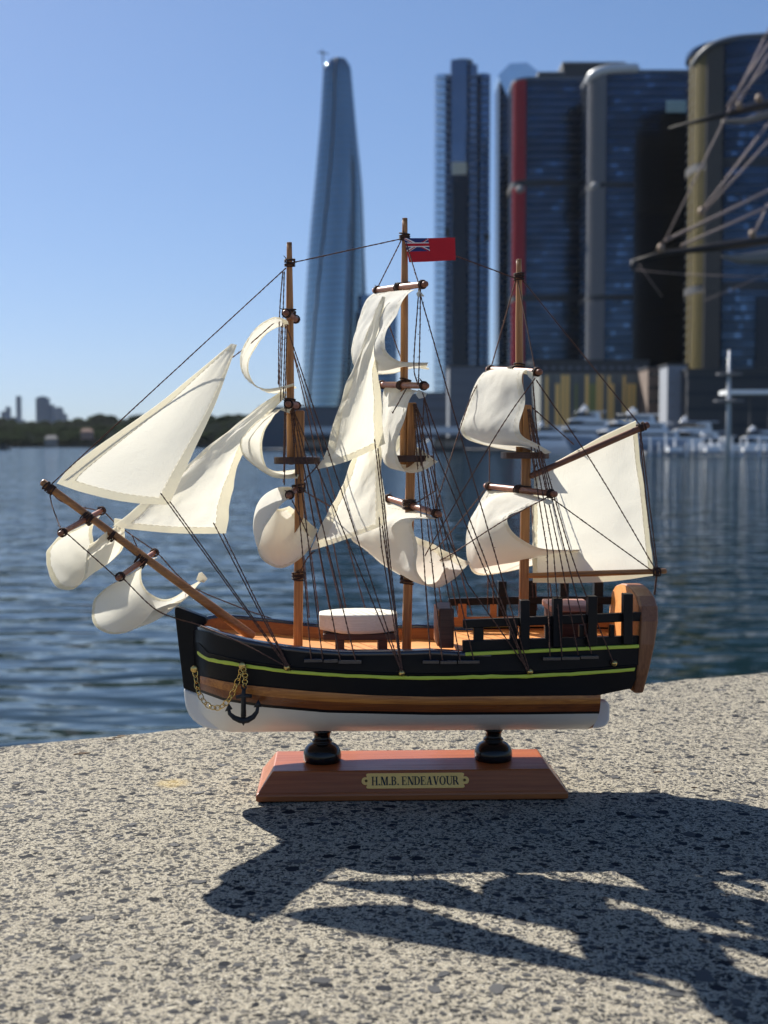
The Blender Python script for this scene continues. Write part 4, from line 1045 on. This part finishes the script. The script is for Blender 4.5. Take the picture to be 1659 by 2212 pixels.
# slender pair-faced tower
def slim():
    Y = 770; zb = -1
    def ex(px): return at(px, 962, Y).x
    X = ex(1000); t = empty('tower', (X, Y, zb), 0, label='slender glass tower with a pale left face and stepped round top', category='tower')
    def seg(name, a, b, pyt, mt, y0, y1, r=2): 
        w = ex(b)-ex(a); P = [(x+(ex(a)+ex(b))/2-X, y+(y0+y1)/2) for x, y in footprint(w, y1-y0, r)]; return prism_part(name, P, 0, top_z(pyt, Y)-zb, mt, t), P
    seg('pale_glass_wall', 939, 973, 152, GL_L, 6, 34, 5); seg('dark_glass_wall', 972, 1007, 128, GL_M, 0, 30, 1.5)
    seg('blue_glass_wall', 1006, 1030, 134, GL_M, 3, 32, 5); seg('blue_glass_wall', 1029, 1059, 150, GL_B, 7, 34, 6)
    seg('roof_drum', 976, 1022, 119, SLABL, 6, 28, 8)
    w = ex(1010)-ex(973); x0 = ex(973)-X; x1 = ex(1007)-X
    M().box(x0+.3, x1-.3, -.6, -.05, top_z(377, Y)-zb, top_z(350, Y)-zb).mk('painted_reflection_pane', CREAMG, t)  # yellowish reflection put into the pane's cream colour
    M().box(x0+.2, x1-.1, -.5, -.02, 0, top_z(377, Y)-zb-.3).mk('dark_glass_or_reflection', GL_K, t)
    for a, b, y in ((941, 971, 5.6), (1008, 1028, 2.7), (1031, 1057, 6.7)):
        fb = None; z = 4
        while z < top_z(160, Y)-zb:
            if fb is None: fb = M().box(ex(a)-X, ex(b)-X, y-.3, y+.3, 0, .6).mk('storey_band', PBAND if a < 1000 else SLABL, t); fb.location = (0, 0, z)
            else: inst(fb, t, loc=(0, 0, z))
            z += 4.6
    M().box(ex(962)-X, ex(973)-X, 4.8, 5.6, top_z(505, Y)-zb, top_z(488, Y)-zb).mk('plant_opening', DKM, t)
    M().box(ex(1045)-X, ex(1058)-X, 5.8, 6.6, top_z(515, Y)-zb, top_z(500, Y)-zb).mk('plant_opening', DKM, t)
slim()
# tower behind the red edged one
t = tower(1075, 1170, 165, 800, 34, 3, GL_D, 'dark glass tower with a faceted pale crown, half hidden behind the red edged tower')
Y = 800; P0 = [at(x, y, Y)-t.location for x, y in ((1075,163),(1101,137),(1138,135),(1167,158),(1167,190),(1108,230),(1092,200))]
vs = [(p.x, -17.6, p.z) for p in P0]+[(p.x, 10, p.z) for p in P0]; n = len(P0)
mk('crown_facet', vs, [tuple(range(n-1,-1,-1)), tuple(range(n, 2*n))]+[(i, (i+1) % n, n+(i+1) % n, n+i) for i in range(n)], GL_L, t)
t = tower(1106, 1290, 172, 690, 38, 10, GL_D, 'broad dark blue glass tower with a red left edge', belts=((388,402),(637,650)), fins=(RED, 1107, 1131, 8))
Y = 690; c0 = t.location
for a, b, ya, yb, d0, d1 in ((1162,1215,150,166,6,20),(1215,1347,126,168,8,26)):
    x0, x1 = at(a, 962, Y).x-c0.x, at(b, 962, Y).x-c0.x; M().box(x0, x1, d0-18, d1-18, top_z(yb+10, Y)+1, top_z(ya, Y)+1).mk('roof_plant_room', DKM if a > 1200 else SLAB, t)
    M().box(x0-.5, x1+.5, d0-18.5, d1-17.5, top_z(ya, Y)+1.02, top_z(ya-2, Y)+1.4).mk('roof_plant_rim', CONC, t)
M().sphere((at(1122, 962, Y).x-c0.x, -18, top_z(408, Y)+1), 2.6, 14, 8, .8).mk('exposed_corner_drum', CONC, t, True)
# grey edged tower
t = tower(1268, 1506, 158, 640, 40, 13, GL_D, 'broad glass tower with a rounded light grey left corner, right of the red edged tower', belts=((393,404),(636,648)), fins=(GREY, 1270, 1302, 9))
Y = 640; c0 = t.location; ex = lambda px: at(px, 962, Y).x-c0.x; tz = lambda py: top_z(py, Y)+1
M().box(ex(1364), ex(1498), -21.2, -20.3, 0, tz(292)).mk('dark_glass_or_reflection', GL_K, t); M().box(ex(1416), ex(1498), -21.0, -20.2, tz(292)+.05, tz(248)).mk('dark_glass_or_reflection', GL_K, t)  # dark reflection of a neighbouring tower put in as near-black panels
k = 0
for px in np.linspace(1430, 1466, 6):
    for py in (218, 227, 236): M().box(ex(px), ex(px)+1.2, -20.9, -20.35, tz(py+6.5), tz(py)).mk('painted_bright_pane', MINT, t)  # bright light on these panes is put into their pale green colour
for py in np.arange(214, 372, 10.5): M().box(ex(1480), ex(1493), -21.6, -21.2, tz(py+7), tz(py)).mk('painted_bright_pane', MINT, t)
cap = M(); pts = [(ex(1270)+1, -6, tz(160)), (ex(1278), -15, tz(155)), (ex(1300), -19, tz(150)), (ex(1330), -20, tz(148)), (ex(1372), -20, tz(147))]
cap.tube([Vector(p) for p in spline(pts, 20)], [1.2]+[2.6]*18+[1.0], 8).mk('white_roof_cap', PALE, t, True)
M().box(ex(1373), ex(1500), -17, 10, tz(158), tz(146)).mk('roof_plant_room', SLABL, t)
M().sphere((ex(1287), -15.5, tz(398)), 3.4, 14, 8, .8).mk('exposed_corner_drum', CONC, t, True)
# gold edged tower
t = tower(1506, 1820, 92, 560, 46, 22, GL_D, 'closest dark tower with an ochre left edge, cut by the right side of the picture', belts=((338,356),(608,626)), fins=(GOLD, 1505, 1524, 6))
Y = 560; c0 = t.location; ex = lambda px: at(px, 962, Y).x-c0.x; tz = lambda py: top_z(py, Y)+1
for k in range(9):
    px = 1526+k*3.0; M().box(ex(px)-.3, ex(px)+.3, -16-k*.75, -14-k*.6, 0, tz(96)).mk('sun_fin', BRN, t)
cap = M(); cap.tube([Vector(p) for p in spline([(ex(1508), -5, tz(112)), (ex(1516), -13, tz(100)), (ex(1540), -20, tz(88)), (ex(1600), -23.2, tz(80)), (ex(1720), -23.2, tz(78)), (ex(1810), -10, tz(80))], 30)], 1.5, 6).mk('roof_arc', SLABL, t, True)
prism_part('roof_drum', scaled(footprint(at(1815,962,Y).x-at(1510,962,Y).x, 44, 22), -2), tz(92), tz(80), GL_D, t)
for a, b, y in ((1620,1652,70),(1640,1700,64)): M().box(ex(a), ex(b), -16, -8, tz(84), tz(y)).mk('roof_plant_room', SLABL, t)
M().box(ex(1628), ex(1815), -24.2, -23.3, 0, tz(640)).mk('dark_glass_or_reflection', GL_K, t)
# low waterside buildings
def block(px0, px1, pyt, Y, depth, mt, label, name='building', pyb=972, windows=None, wm_=None, roof=None):
    X0, X1 = at(px0, 962, Y).x, at(px1, 962, Y).x; w = X1-X0; H = top_z(pyt, Y)
    t = empty(name, ((X0+X1)/2, Y, -1.2), 0, label=label, category='building'); h = H+1.2
    M().box(-w/2, w/2, 0, depth, 0, h).mk('wall', mt, t)
    M().box(-w/2-.5, w/2+.5, -.5, depth+.5, h+.004, h+.7).mk('roof', roof or DKM, t)
    if windows:
        nx, nz, ww, wh = windows; first = None
        for i in range(nx):
            for j in range(nz):
                x = -w/2+w*(i+.5)/nx; z = h*(j+.55)/nz
                if first is None: first = M().box(-ww/2, ww/2, -.12, .3, -wh/2, wh/2).mk('window', wm_ or NAVY, t); first.location = (x, 0, z)
                else: inst(first, t, loc=(x, 0, z))
    return t
t = block(1166, 1382, 806, 520, 25, mat('dark_cladding', (.17,.18,.17), .7), 'low building clad in ochre and green vertical slats behind the yachts')
OCH = [mat('ochre_slat', (.90,.56,.18), .6), mat('olive_slat', (.24,.26,.08), .6), mat('slate_slat', (.12,.13,.13), .6), mat('rust_slat', (.33,.15,.06), .6)]
Y = 520; X0, X1 = at(1166, 962, Y).x-t.location.x, at(1382, 962, Y).x-t.location.x; H = top_z(808, Y)+1.2
x = X0+.3
while x < X1-1:
    w = rnd.uniform(.7, 1.7); mt = rnd.choice(OCH[:1]*5+OCH[1:]*1+OCH[2:3]*4); lo = rnd.choice([2, 2, 6]); M().box(x, x+w, -.9, -.25, lo, H-rnd.choice([.3, .6, 4])).mk('slat', mt, t); x += w+rnd.uniform(.2, .9)
block(1150, 1400, 780, 580, 25, DKM, 'dark flat roofed block above the ochre slatted building', windows=(14, 6, 2.2, 1.6), wm_=SLABL)
block(1398, 1440, 795, 500, 18, mat('brown_brick', (.14,.10,.08), .8), 'narrow brown block right of the ochre slatted building', windows=(3, 6, 2.0, 1.5))
block(1440, 1482, 789, 480, 14, mat('light_grey_render', (.24,.26,.30), .7), 'plain light grey block beside the narrow brown block', windows=(2, 7, 1.1, .9), wm_=GREY)
block(1484, 1700, 800, 470, 30, DKM, 'long dark quayside block under the ochre edged tower', windows=(22, 5, 2.4, 1.6), wm_=SLAB)
block(970, 1150, 792, 560, 22, mat('blue_grey_render', (.12,.14,.17), .7), 'grey apartment block with rows of balconies behind the rear sails', windows=(16, 7, 2.2, 1.8), wm_=SLABL)
block(862, 968, 850, 640, 22, mat('slate_render', (.13,.16,.20), .7), 'low slate grey block at the foot of the slender tower', windows=(10, 5, 2.4, 1.8), wm_=SLABL)
block(560, 870, 880, 700, 30, mat('teal_grey_render', (.10,.13,.16), .7), 'long low dark building at the foot of the sail shaped tower', windows=(26, 4, 3, 2), wm_=SLABL)
block(640, 1000, 948, 420, 20, DKM, 'dark ferry wharf shed under a pale roof', windows=(24, 1, 2.2, 2.4), wm_=CONC)
# pale wharf roof
Y = 412; a, b = at(640, 928, Y), at(1012, 928, Y)
t = empty('wharf_canopy', ((a.x+b.x)/2, Y, -1.2), 0, label='long pale canopy roof over the ferry wharf in the middle distance', category='canopy'); L2 = (b.x-a.x)/2
M().prism([(-L2,-6),(L2,-6),(L2,6),(-L2,6)], top_z(936, Y)+1.2, top_z(922, Y)+1.2).mk('roof_sheet', PALE, t)
for k in range(9): M().tube([(-L2+2+k*(2*L2-4)/8, -4, 0), (-L2+2+k*(2*L2-4)/8, -4, top_z(936, Y)+1.2)], .35, 6).mk('post', DKM, t)
Y = 330; a, b = at(1564, 846, Y), at(1760, 846, Y)
t = empty('canopy', ((a.x+b.x)/2, Y, -1.2), 0, label='white flat canopy on posts at the right edge behind the light pole', category='canopy'); L2 = (b.x-a.x)/2
M().prism([(-L2,-4),(L2,-5),(L2,6),(-L2,5)], top_z(852, Y)+1.2, top_z(843, Y)+1.2).mk('roof_sheet', WHT, t)
for k in range(5): M().tube([(-L2+2+k*(2*L2-4)/4, 0, 0), (-L2+2+k*(2*L2-4)/4, 0, top_z(853, Y)+1.2)], .3, 6).mk('post', DKM, t)
# light pole
Y = 250; p = at(1573, 930, Y); t = empty('light_pole', (p.x, Y, WZ), 0, label='tall pale pole with two rings standing by the marina', category='pole'); h = top_z(756, Y)-WZ
M().tube([(0,0,0),(0,0,h*.55),(0,0,h)], [.5,.42,.2], 12).mk('pole', PALE, t, True)
for y, r_ in ((810, 2.6), (868, 3.0)): M().lathe([(r_*.3,0),(r_,.1),(r_,.35),(r_*.3,.5)], (0,0,top_z(y, Y)-WZ), 20).mk('ring', GREY, t)
# reflection highlights put in as random strips of brighter glass
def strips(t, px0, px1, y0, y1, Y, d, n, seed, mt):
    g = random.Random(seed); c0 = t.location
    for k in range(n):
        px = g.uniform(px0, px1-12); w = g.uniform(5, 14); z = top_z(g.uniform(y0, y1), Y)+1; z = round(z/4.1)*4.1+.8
        M().box(at(px, 962, Y).x-c0.x, at(min(px1, px+w), 962, Y).x-c0.x, d-.14, d+.1, z, z+g.uniform(1.6, 2.8)).mk('highlight_pane', mt, t)
for o in list(bpy.data.objects):
    if o.get('category') != 'tower': continue
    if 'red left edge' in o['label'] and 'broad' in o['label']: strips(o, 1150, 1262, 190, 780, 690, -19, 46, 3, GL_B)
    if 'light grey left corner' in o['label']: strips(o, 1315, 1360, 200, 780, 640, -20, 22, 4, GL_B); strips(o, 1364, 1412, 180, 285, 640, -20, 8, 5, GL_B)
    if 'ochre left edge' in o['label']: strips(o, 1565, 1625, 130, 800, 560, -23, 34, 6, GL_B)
# ---- yachts
def yacht(px0, px1, pyw, pytop, label, Y, hullm=WHT, tiers=3, heading=0, name='motor_yacht', mast=True):
    a, b = at(px0, pyw, Y), at(px1, pyw, Y); Lg = b.x-a.x; t = empty(name, ((a.x+b.x)/2, Y, WZ), heading, label=label, category='yacht')
    Ht = top_z(pytop, Y)-WZ; hb = Lg*.11; hh = Ht*.36; vs = []; n = 18
    for i in range(n+1):
        s = i/n; x = -Lg/2+Lg*s; wdt = hb*(1 if s > .45 else (s/.45)**.55+.02); shr = hh*(1+.25*(1-s)**2)
        rake = (1-s)**3*Lg*.06
        vs += [(x+rake, -wdt*.7, -.3), (x, -wdt, shr*.6), (x-rake*.5, -wdt*.97, shr), (x-rake*.5, wdt*.97, shr), (x, wdt, shr*.6), (x+rake, wdt*.7, -.3)]
    fs = [(i*6+r, i*6+(r+1) % 6, (i+1)*6+(r+1) % 6, (i+1)*6+r) for i in range(n) for r in range(6)]+[(5,4,3,2,1,0), tuple(n*6+r for r in range(6))]
    mk('hull', vs, fs, hullm, t)
    z = hh; x0, x1 = -Lg*.30, Lg*.44; wd = hb*.85; th = (Ht-hh)/(tiers+.25)
    for k in range(tiers):
        def sect(x0, x1, wd, z0, z1, sl, slr=.6):
            return [(x0,-wd,z0),(x1,-wd,z0),(x1,wd,z0),(x0,wd,z0),(x0+sl,-wd*.9,z1),(x1-slr,-wd*.9,z1),(x1-slr,wd*.9,z1),(x0+sl,wd*.9,z1)]
        F6 = [(0,3,2,1),(4,5,6,7),(0,1,5,4),(1,2,6,5),(2,3,7,6),(3,0,4,7)]
        mk('deck_house', sect(x0, x1, wd, z, z+th*.92, th*3.2), F6, WHT, t)
        mk('window_band', sect(x0+th*.6, x1-th*.6, wd*1.005, z+th*.38, z+th*.74, th*.6), F6, NAVY, t)
        mk('deck_rim', sect(x0+th*.9, x1+th*.7, wd*1.04, z+th*.93, z+th*1.0, .2), F6, WHT, t)
        z += th; x0 += Lg*.085; x1 -= Lg*.10; wd *= .86
    if mast:
        M().tube([(x0+Lg*.06, 0, z), (x0+Lg*.11, 0, z+Ht*.16)], [.5, .25], 6).mk('radar_mast', WHT, t); M().sphere((x0+Lg*.12, 0, z+Ht*.08), Ht*.05, 10, 6).mk('radar_dome', WHT, t, True)
    return t
yacht(1156, 1345, 979, 884, 'white motor yacht moored furthest left, behind the rear mast', 400)
yacht(1225, 1478, 985, 890, 'large grey hulled motor yacht with three decks in front of the slatted building', 300, HULLG)
yacht(1110, 1235, 982, 915, 'smaller white motor yacht just left of the rear mast', 330, tiers=2)
yacht(1405, 1560, 974, 905, 'white motor yacht right of the large grey hulled yacht', 360, tiers=2)
yacht(1480, 1580, 981, 935, 'low white cruiser tied up at the jetty near the light pole', 300, tiers=1)
yacht(1560, 1700, 980, 925, 'white cruiser beyond the jetty at the right edge', 290, tiers=2)
yacht(868, 935, 973, 942, 'small white ferry at the wharf below the pale canopy', 380, tiers=1, mast=False)
# jetty with piles
Y = 262; a, b = at(1392, 960, Y), at(1900, 960, Y); t = empty('jetty', ((a.x+b.x)/2, Y, WZ), 0, label='floating jetty with white piles along the marina', category='jetty'); L2 = (b.x-a.x)/2
M().box(-L2, L2, -1.2, 1.2, .3, .9).mk('walkway', CONC, t); base = None
for k in range(26):
    x = -L2+1+k*(2*L2-2)/25
    if base is None: base = M().tube([(0,0,-1),(0,0,4.2)], .22, 8).mk('pile', WHT, t); base.location = (x, -1.3, 0)
    else: inst(base, t, loc=(x, rnd.choice([-1.3, 1.3]), 0), scale=(1, 1, rnd.uniform(.6, 1.2)))
for k in range(7):
    x = -L2+5+k*8; M().box(x, x+3.2, -.7, .7, .9, 1.9).mk('dock_box', WHT, t)
# red / green lamps not lit, quay wall of the far side
m_ = M(); a = at(560, 962, 455); b = at(2300, 962, 455)
sea = m_.box(a.x, b.x, 455, 1100, WZ-.5, -1.15).mk('far_quay_ground', mat('quay_stone', (.10,.10,.10), .8), kind='structure')
# dark trees on the quay
LEAF = mat('foliage', (.035,.055,.022), .95, spec=0); nb = NB(LEAF); nb.color(nb.ramp(nb.noise(nb.coords(), .35, 4), [(.35,(.008,.014,.008)),(.65,(.03,.042,.02))])); BARK = mat('bark', (.06,.045,.03), .9)
# ---- far shore
HILL = mat('distant_scrub', (.045,.055,.045), .95, spec=0); nb = NB(HILL); nb.color(nb.ramp(nb.noise(nb.coords(), .01, 5), [(.35,(.010,.016,.014)),(.7,(.026,.032,.028))]))
def hill(Y, xa, xb, prof, name='hills', jag=2.0, depth=500):
    n = 220; m_ = M(); vs = []
    for i in range(n+1):
        x = xa+(xb-xa)*i/n; px = CX+F*x/Y; h = top_z(interp(prof, px), Y)
        h += jag*(mnoise.noise(Vector((x*.03, Y, 0)))+.6*mnoise.noise(Vector((x*.11, Y, 3))))
        vs += [(x, Y-40, WZ-1), (x, Y-28, WZ+(h-WZ)*.35), (x, Y, h*.85), (x, Y+60, h), (x, Y+depth, h*.5)]
    return mk(name, vs, [(i*5+r, (i+1)*5+r, (i+1)*5+r+1, i*5+r+1) for i in range(n) for r in range(4)], HILL, kind='structure')
hill(2300, -1100, 100, [(-300,900),(0,908),(60,914),(150,912),(220,905),(300,902),(330,906),(420,908),(520,902),(600,890),(700,900),(900,905)], jag=4)
hill(1500, -620, 90, [(-300,930),(0,925),(120,932),(250,925),(350,930),(420,918),(480,905),(560,898),(640,890),(760,900)], jag=3)
tc_ = M()
for k in range(900):
    g = rnd; far = g.random() < .5; Y = 1500 if far else 2300; px = g.uniform(-40, 680)
    pr = [(-300,930),(0,925),(120,932),(250,925),(350,930),(420,918),(480,905),(560,898),(640,890)] if far else [(-300,900),(0,908),(60,914),(150,912),(220,905),(300,902),(330,906),(420,908),(520,902),(600,890),(700,900)]
    yt = interp(pr, px); s = g.random(); y_ = yt+(960-yt)*(1-s)*.9; dY = Y-30+s*60; c = at(px, y_, dY); r_ = g.uniform(5, 12)*(Y/1500)
    tc_.sphere((c.x, c.y, c.z), r_, 6, 4, .7)
tc_.mk('tree_cover', LEAF, kind='stuff', label='dark trees covering the distant shore on the left', category='woodland')
def far_tower(px0, px1, pyt, Y, label, mt=None, step=None):
    a, b = at(px0, 962, Y), at(px1, 962, Y); w = b.x-a.x; h = top_z(pyt, Y)-WZ
    t = empty('high_rise', ((a.x+b.x)/2, Y, WZ), 0, label=label, category='high-rise', group='high-rises on the far skyline')
    M().box(-w/2, w/2, -w*.35, w*.35, 0, h).mk('wall', mt or FARM, t)
    M().box(-w/2*.6, w/2*.5, -w*.2, w*.2, h, h+w*.12).mk('roof_plant_room', FARM, t)
    if step: M().box(w/2+.05, w/2+step, -w*.3, w*.3, 0, h*.86).mk('wing', FARM, t)
    fb = None; z = 8
    while z < h-6:
        if fb is None: fb = M().box(-w/2-.3, w/2+.3, -w*.35-.4, -w*.35-.02, 0, 1.6).mk('storey_band', FARB, t); fb.location = (0, 0, z)
        else: inst(fb, t, loc=(0, 0, z))
        z += 8
FARM = mat('distant_grey_blue_wall', (.16,.20,.26), .6); FARB = mat('distant_band', (.24,.28,.33), .6)
for args in ((4,14,889,3600,'shorter left half of the pair of far high-rises at the left edge'),(14,24,879,3650,'taller right half of the pair of far high-rises at the left edge'),(37,47,856,3700,'thinnest far high-rise on the left skyline'),
             (24,38,902,3600,'low far block left of the thinnest high-rise'),(47,57,908,3600,'lowest far block beside the thinnest high-rise'),(81,107,859,3500,'widest and boldest far high-rise on the left skyline'),
             (119,137,881,3600,'flat topped far high-rise right of the widest one'),(137,146,894,3620,'narrow low far block right of the flat topped high-rise')):
    far_tower(*args, step=14 if args[1]-args[0] > 20 else None)
HSE = [mat('far_house_wall', c, .8) for c in ((.30,.27,.24),(.32,.2,.17),(.18,.18,.18))]
for px, py, sz, k, lab in ((111, 951, 7, 0, 'pale house close to the water on the distant shore, below the widest high-rise'), (188, 936, 7, 1, 'pinkish house higher up on the distant wooded shore, left of the outer jib'),
                           (598, 944, 9, 2, 'grey boathouse on the distant shore just left of the front mast')):
    Y = 1440; p = at(px, py, Y); s = sz
    t = empty('house', (p.x, Y, p.z-4), .2, label=lab, category='house', group='houses on the distant shore')
    M().box(-s, s, -6, 6, -3, 6).mk('wall', HSE[k % 3], t)
    mk('roof', [(-s-.6,-6.8,6.02),(s+.6,-6.8,6.02),(s+.6,6.8,6.02),(-s-.6,6.8,6.02),(-s*.7,0,10),(s*.7,0,10)], [(0,3,2,1),(0,1,5,4),(1,2,5),(2,3,4,5),(3,0,4)], mat('far_roof', (.22,.11,.08), .8) if k == 1 else HSE[2], t)
# small dark launch at the left edge
Y = 560; a = at(6, 973, Y); t = empty('launch', (a.x, Y, WZ), 0, label='tiny dark boat on the water at the far left edge', category='boat')
mk('hull', [(-4.5,0,.8),(-3,-1.2,1),(3.5,-1.3,.9),(3.5,1.3,.9),(-3,1.2,1),(-3.6,0,-.2),(-2.6,-.9,-.2),(3.2,-1,-.2),(3.2,1,-.2),(-2.6,.9,-.2)], [(0,1,2,3,4),(0,5,6,1),(1,6,7,2),(2,7,8,3),(3,8,9,4),(4,9,5,0)], DKM, t)
M().box(-.9, 1.6, -.9, .9, .95, 2.6).mk('cabin', DKM, t); M().box(-1.1, 1.9, -1.0, 1.0, 2.61, 2.75).mk('cabin_roof', SLABL, t)
# ---- spars and rigging of a real tall ship at the right edge, about 25 m away
Y = 25.0; SP = mat('weathered_spar', (.035,.028,.024), .6); SPL = mat('tarred_rope', (.36,.28,.25), .8); FURL = mat('furled_canvas', (.22,.21,.19), .85); BLK = mat('pale_timber_block', (.35,.23,.15), .6)
q = lambda x, y, dy=0: at(x, y, Y+dy)
ts = empty('tall_ship', (at(2450, 962, Y).x, Y, WZ), 0, label='bow spars and rigging of a real tall ship reaching in from the right edge', category='ship'); off = ts.location
def part_tube(name, pts, rad, mt, n=10): return M().tube([Vector(p)-off for p in pts], rad, n).mk(name, mt, ts, True)
part_tube('yard', [q(1446,277), q(1560,248), q(1659,224,.5), q(1900,165,1.5), q(2450,30,3)], [.025,.06,.09,.12,.14], SP)
part_tube('yard', [q(1369,563), q(1425,548), q(1540,534,.3), q(1659,518,.6), q(1900,485,1.5), q(2450,410,3)], [.022,.05,.085,.10,.13,.15], SP)
part_tube('yard_end_tip', [q(1366,562,-.05), q(1366,583,-.05)], .03, SP)
part_tube('mast', [q(2450,1300,3), q(2450,-900,3)], [.22,.14], SP)
part_tube('furled_sail', [q(1560,553,.2), q(1600,560,.3), q(1659,556,.5), q(1780,546,1), q(2000,520,1.6), q(2400,455,2.9)], [.03,.10,.15,.17,.2,.2], FURL)
part_tube('furled_sail', [q(1560,262,.2), q(1610,262,.3), q(1680,240,.5), q(1900,192,1.5), q(2400,70,2.9)], [.03,.06,.09,.14,.16], FURL)
for (a, b, r_) in (((1436,520),(1652,80),.016),((1652,80),(1750,-120),.016),((1436,520),(1659,412),.030),((1472,530),(1659,446),.026),((1659,412),(1900,295),.03),((1659,446),(1900,338),.026),
                   ((1516,455),(1659,268),.026),((1520,458),(1659,306),.022),((1659,268),(1900,-47),.026),((1659,306),(1900,40),.022),((1572,230),(1659,96),.024),((1590,232),(1659,118),.02),((1578,229),(1659,140),.02),
                   ((1659,96),(1800,-120),.024),((1659,118),(1800,-110),.02),((1628,508),(1659,440),.02),((1372,582),(1480,592),.008),((1480,592),(1659,598),.010),((1380,570),(1430,640),.006),((1520,650),(1659,590),.006)):
    part_tube('rope', [q(*a), q((a[0]+b[0])/2, (a[1]+b[1])/2+1), q(*b)], r_, SPL, 6)
for x, y in ((1428,535),(1516,456),(1626,505),(1597,228),(1640,212)):
    c = q(x, y, -.1)-off; M().sphere((c.x, c.y, c.z), .075, 12, 8, 1.2).mk('block', BLK, ts, True)
# bow of that ship outside the frame
vs = []; n = 16
for i in range(n+1):
    s = i/n; x = q(2050, 962).x-off.x+s*14; wdt = 3.6*min(1, (s/.45+.0001))**.6+.05
    vs += [(x+.9*(1-s)**2, -.1+3, -.8), (x, -wdt*.8+3, .5), (x-.2, -wdt+3, 2.6+.9*(1-s)**2), (x-.2, wdt+3, 2.6+.9*(1-s)**2), (x, wdt*.8+3, .5)]
mk('hull', vs, [(i*5+r, i*5+(r+1) % 5, (i+1)*5+(r+1) % 5, (i+1)*5+r) for i in range(n) for r in range(5)]+[(4,3,2,1,0), tuple(n*5+r for r in range(5))], mat('tarred_hull', (.03,.022,.016), .5), ts)

# ---- thin summer haze over the harbour
hz = bpy.data.materials.new('haze_air'); hz.use_nodes = True; t_ = hz.node_tree; t_.nodes.remove(t_.nodes['Principled BSDF'])
pvn = t_.nodes.new('ShaderNodeVolumePrincipled'); pvn.inputs['Color'].default_value = (.90,.95,1.0,1); pvn.inputs['Density'].default_value = .000009; pvn.inputs['Anisotropy'].default_value = .3
t_.links.new(pvn.outputs[0], t_.nodes['Material Output'].inputs['Volume'])
M().box(-3000, 3000, -60, 4400, WZ-1.5, 320).mk('haze', hz, kind='stuff')
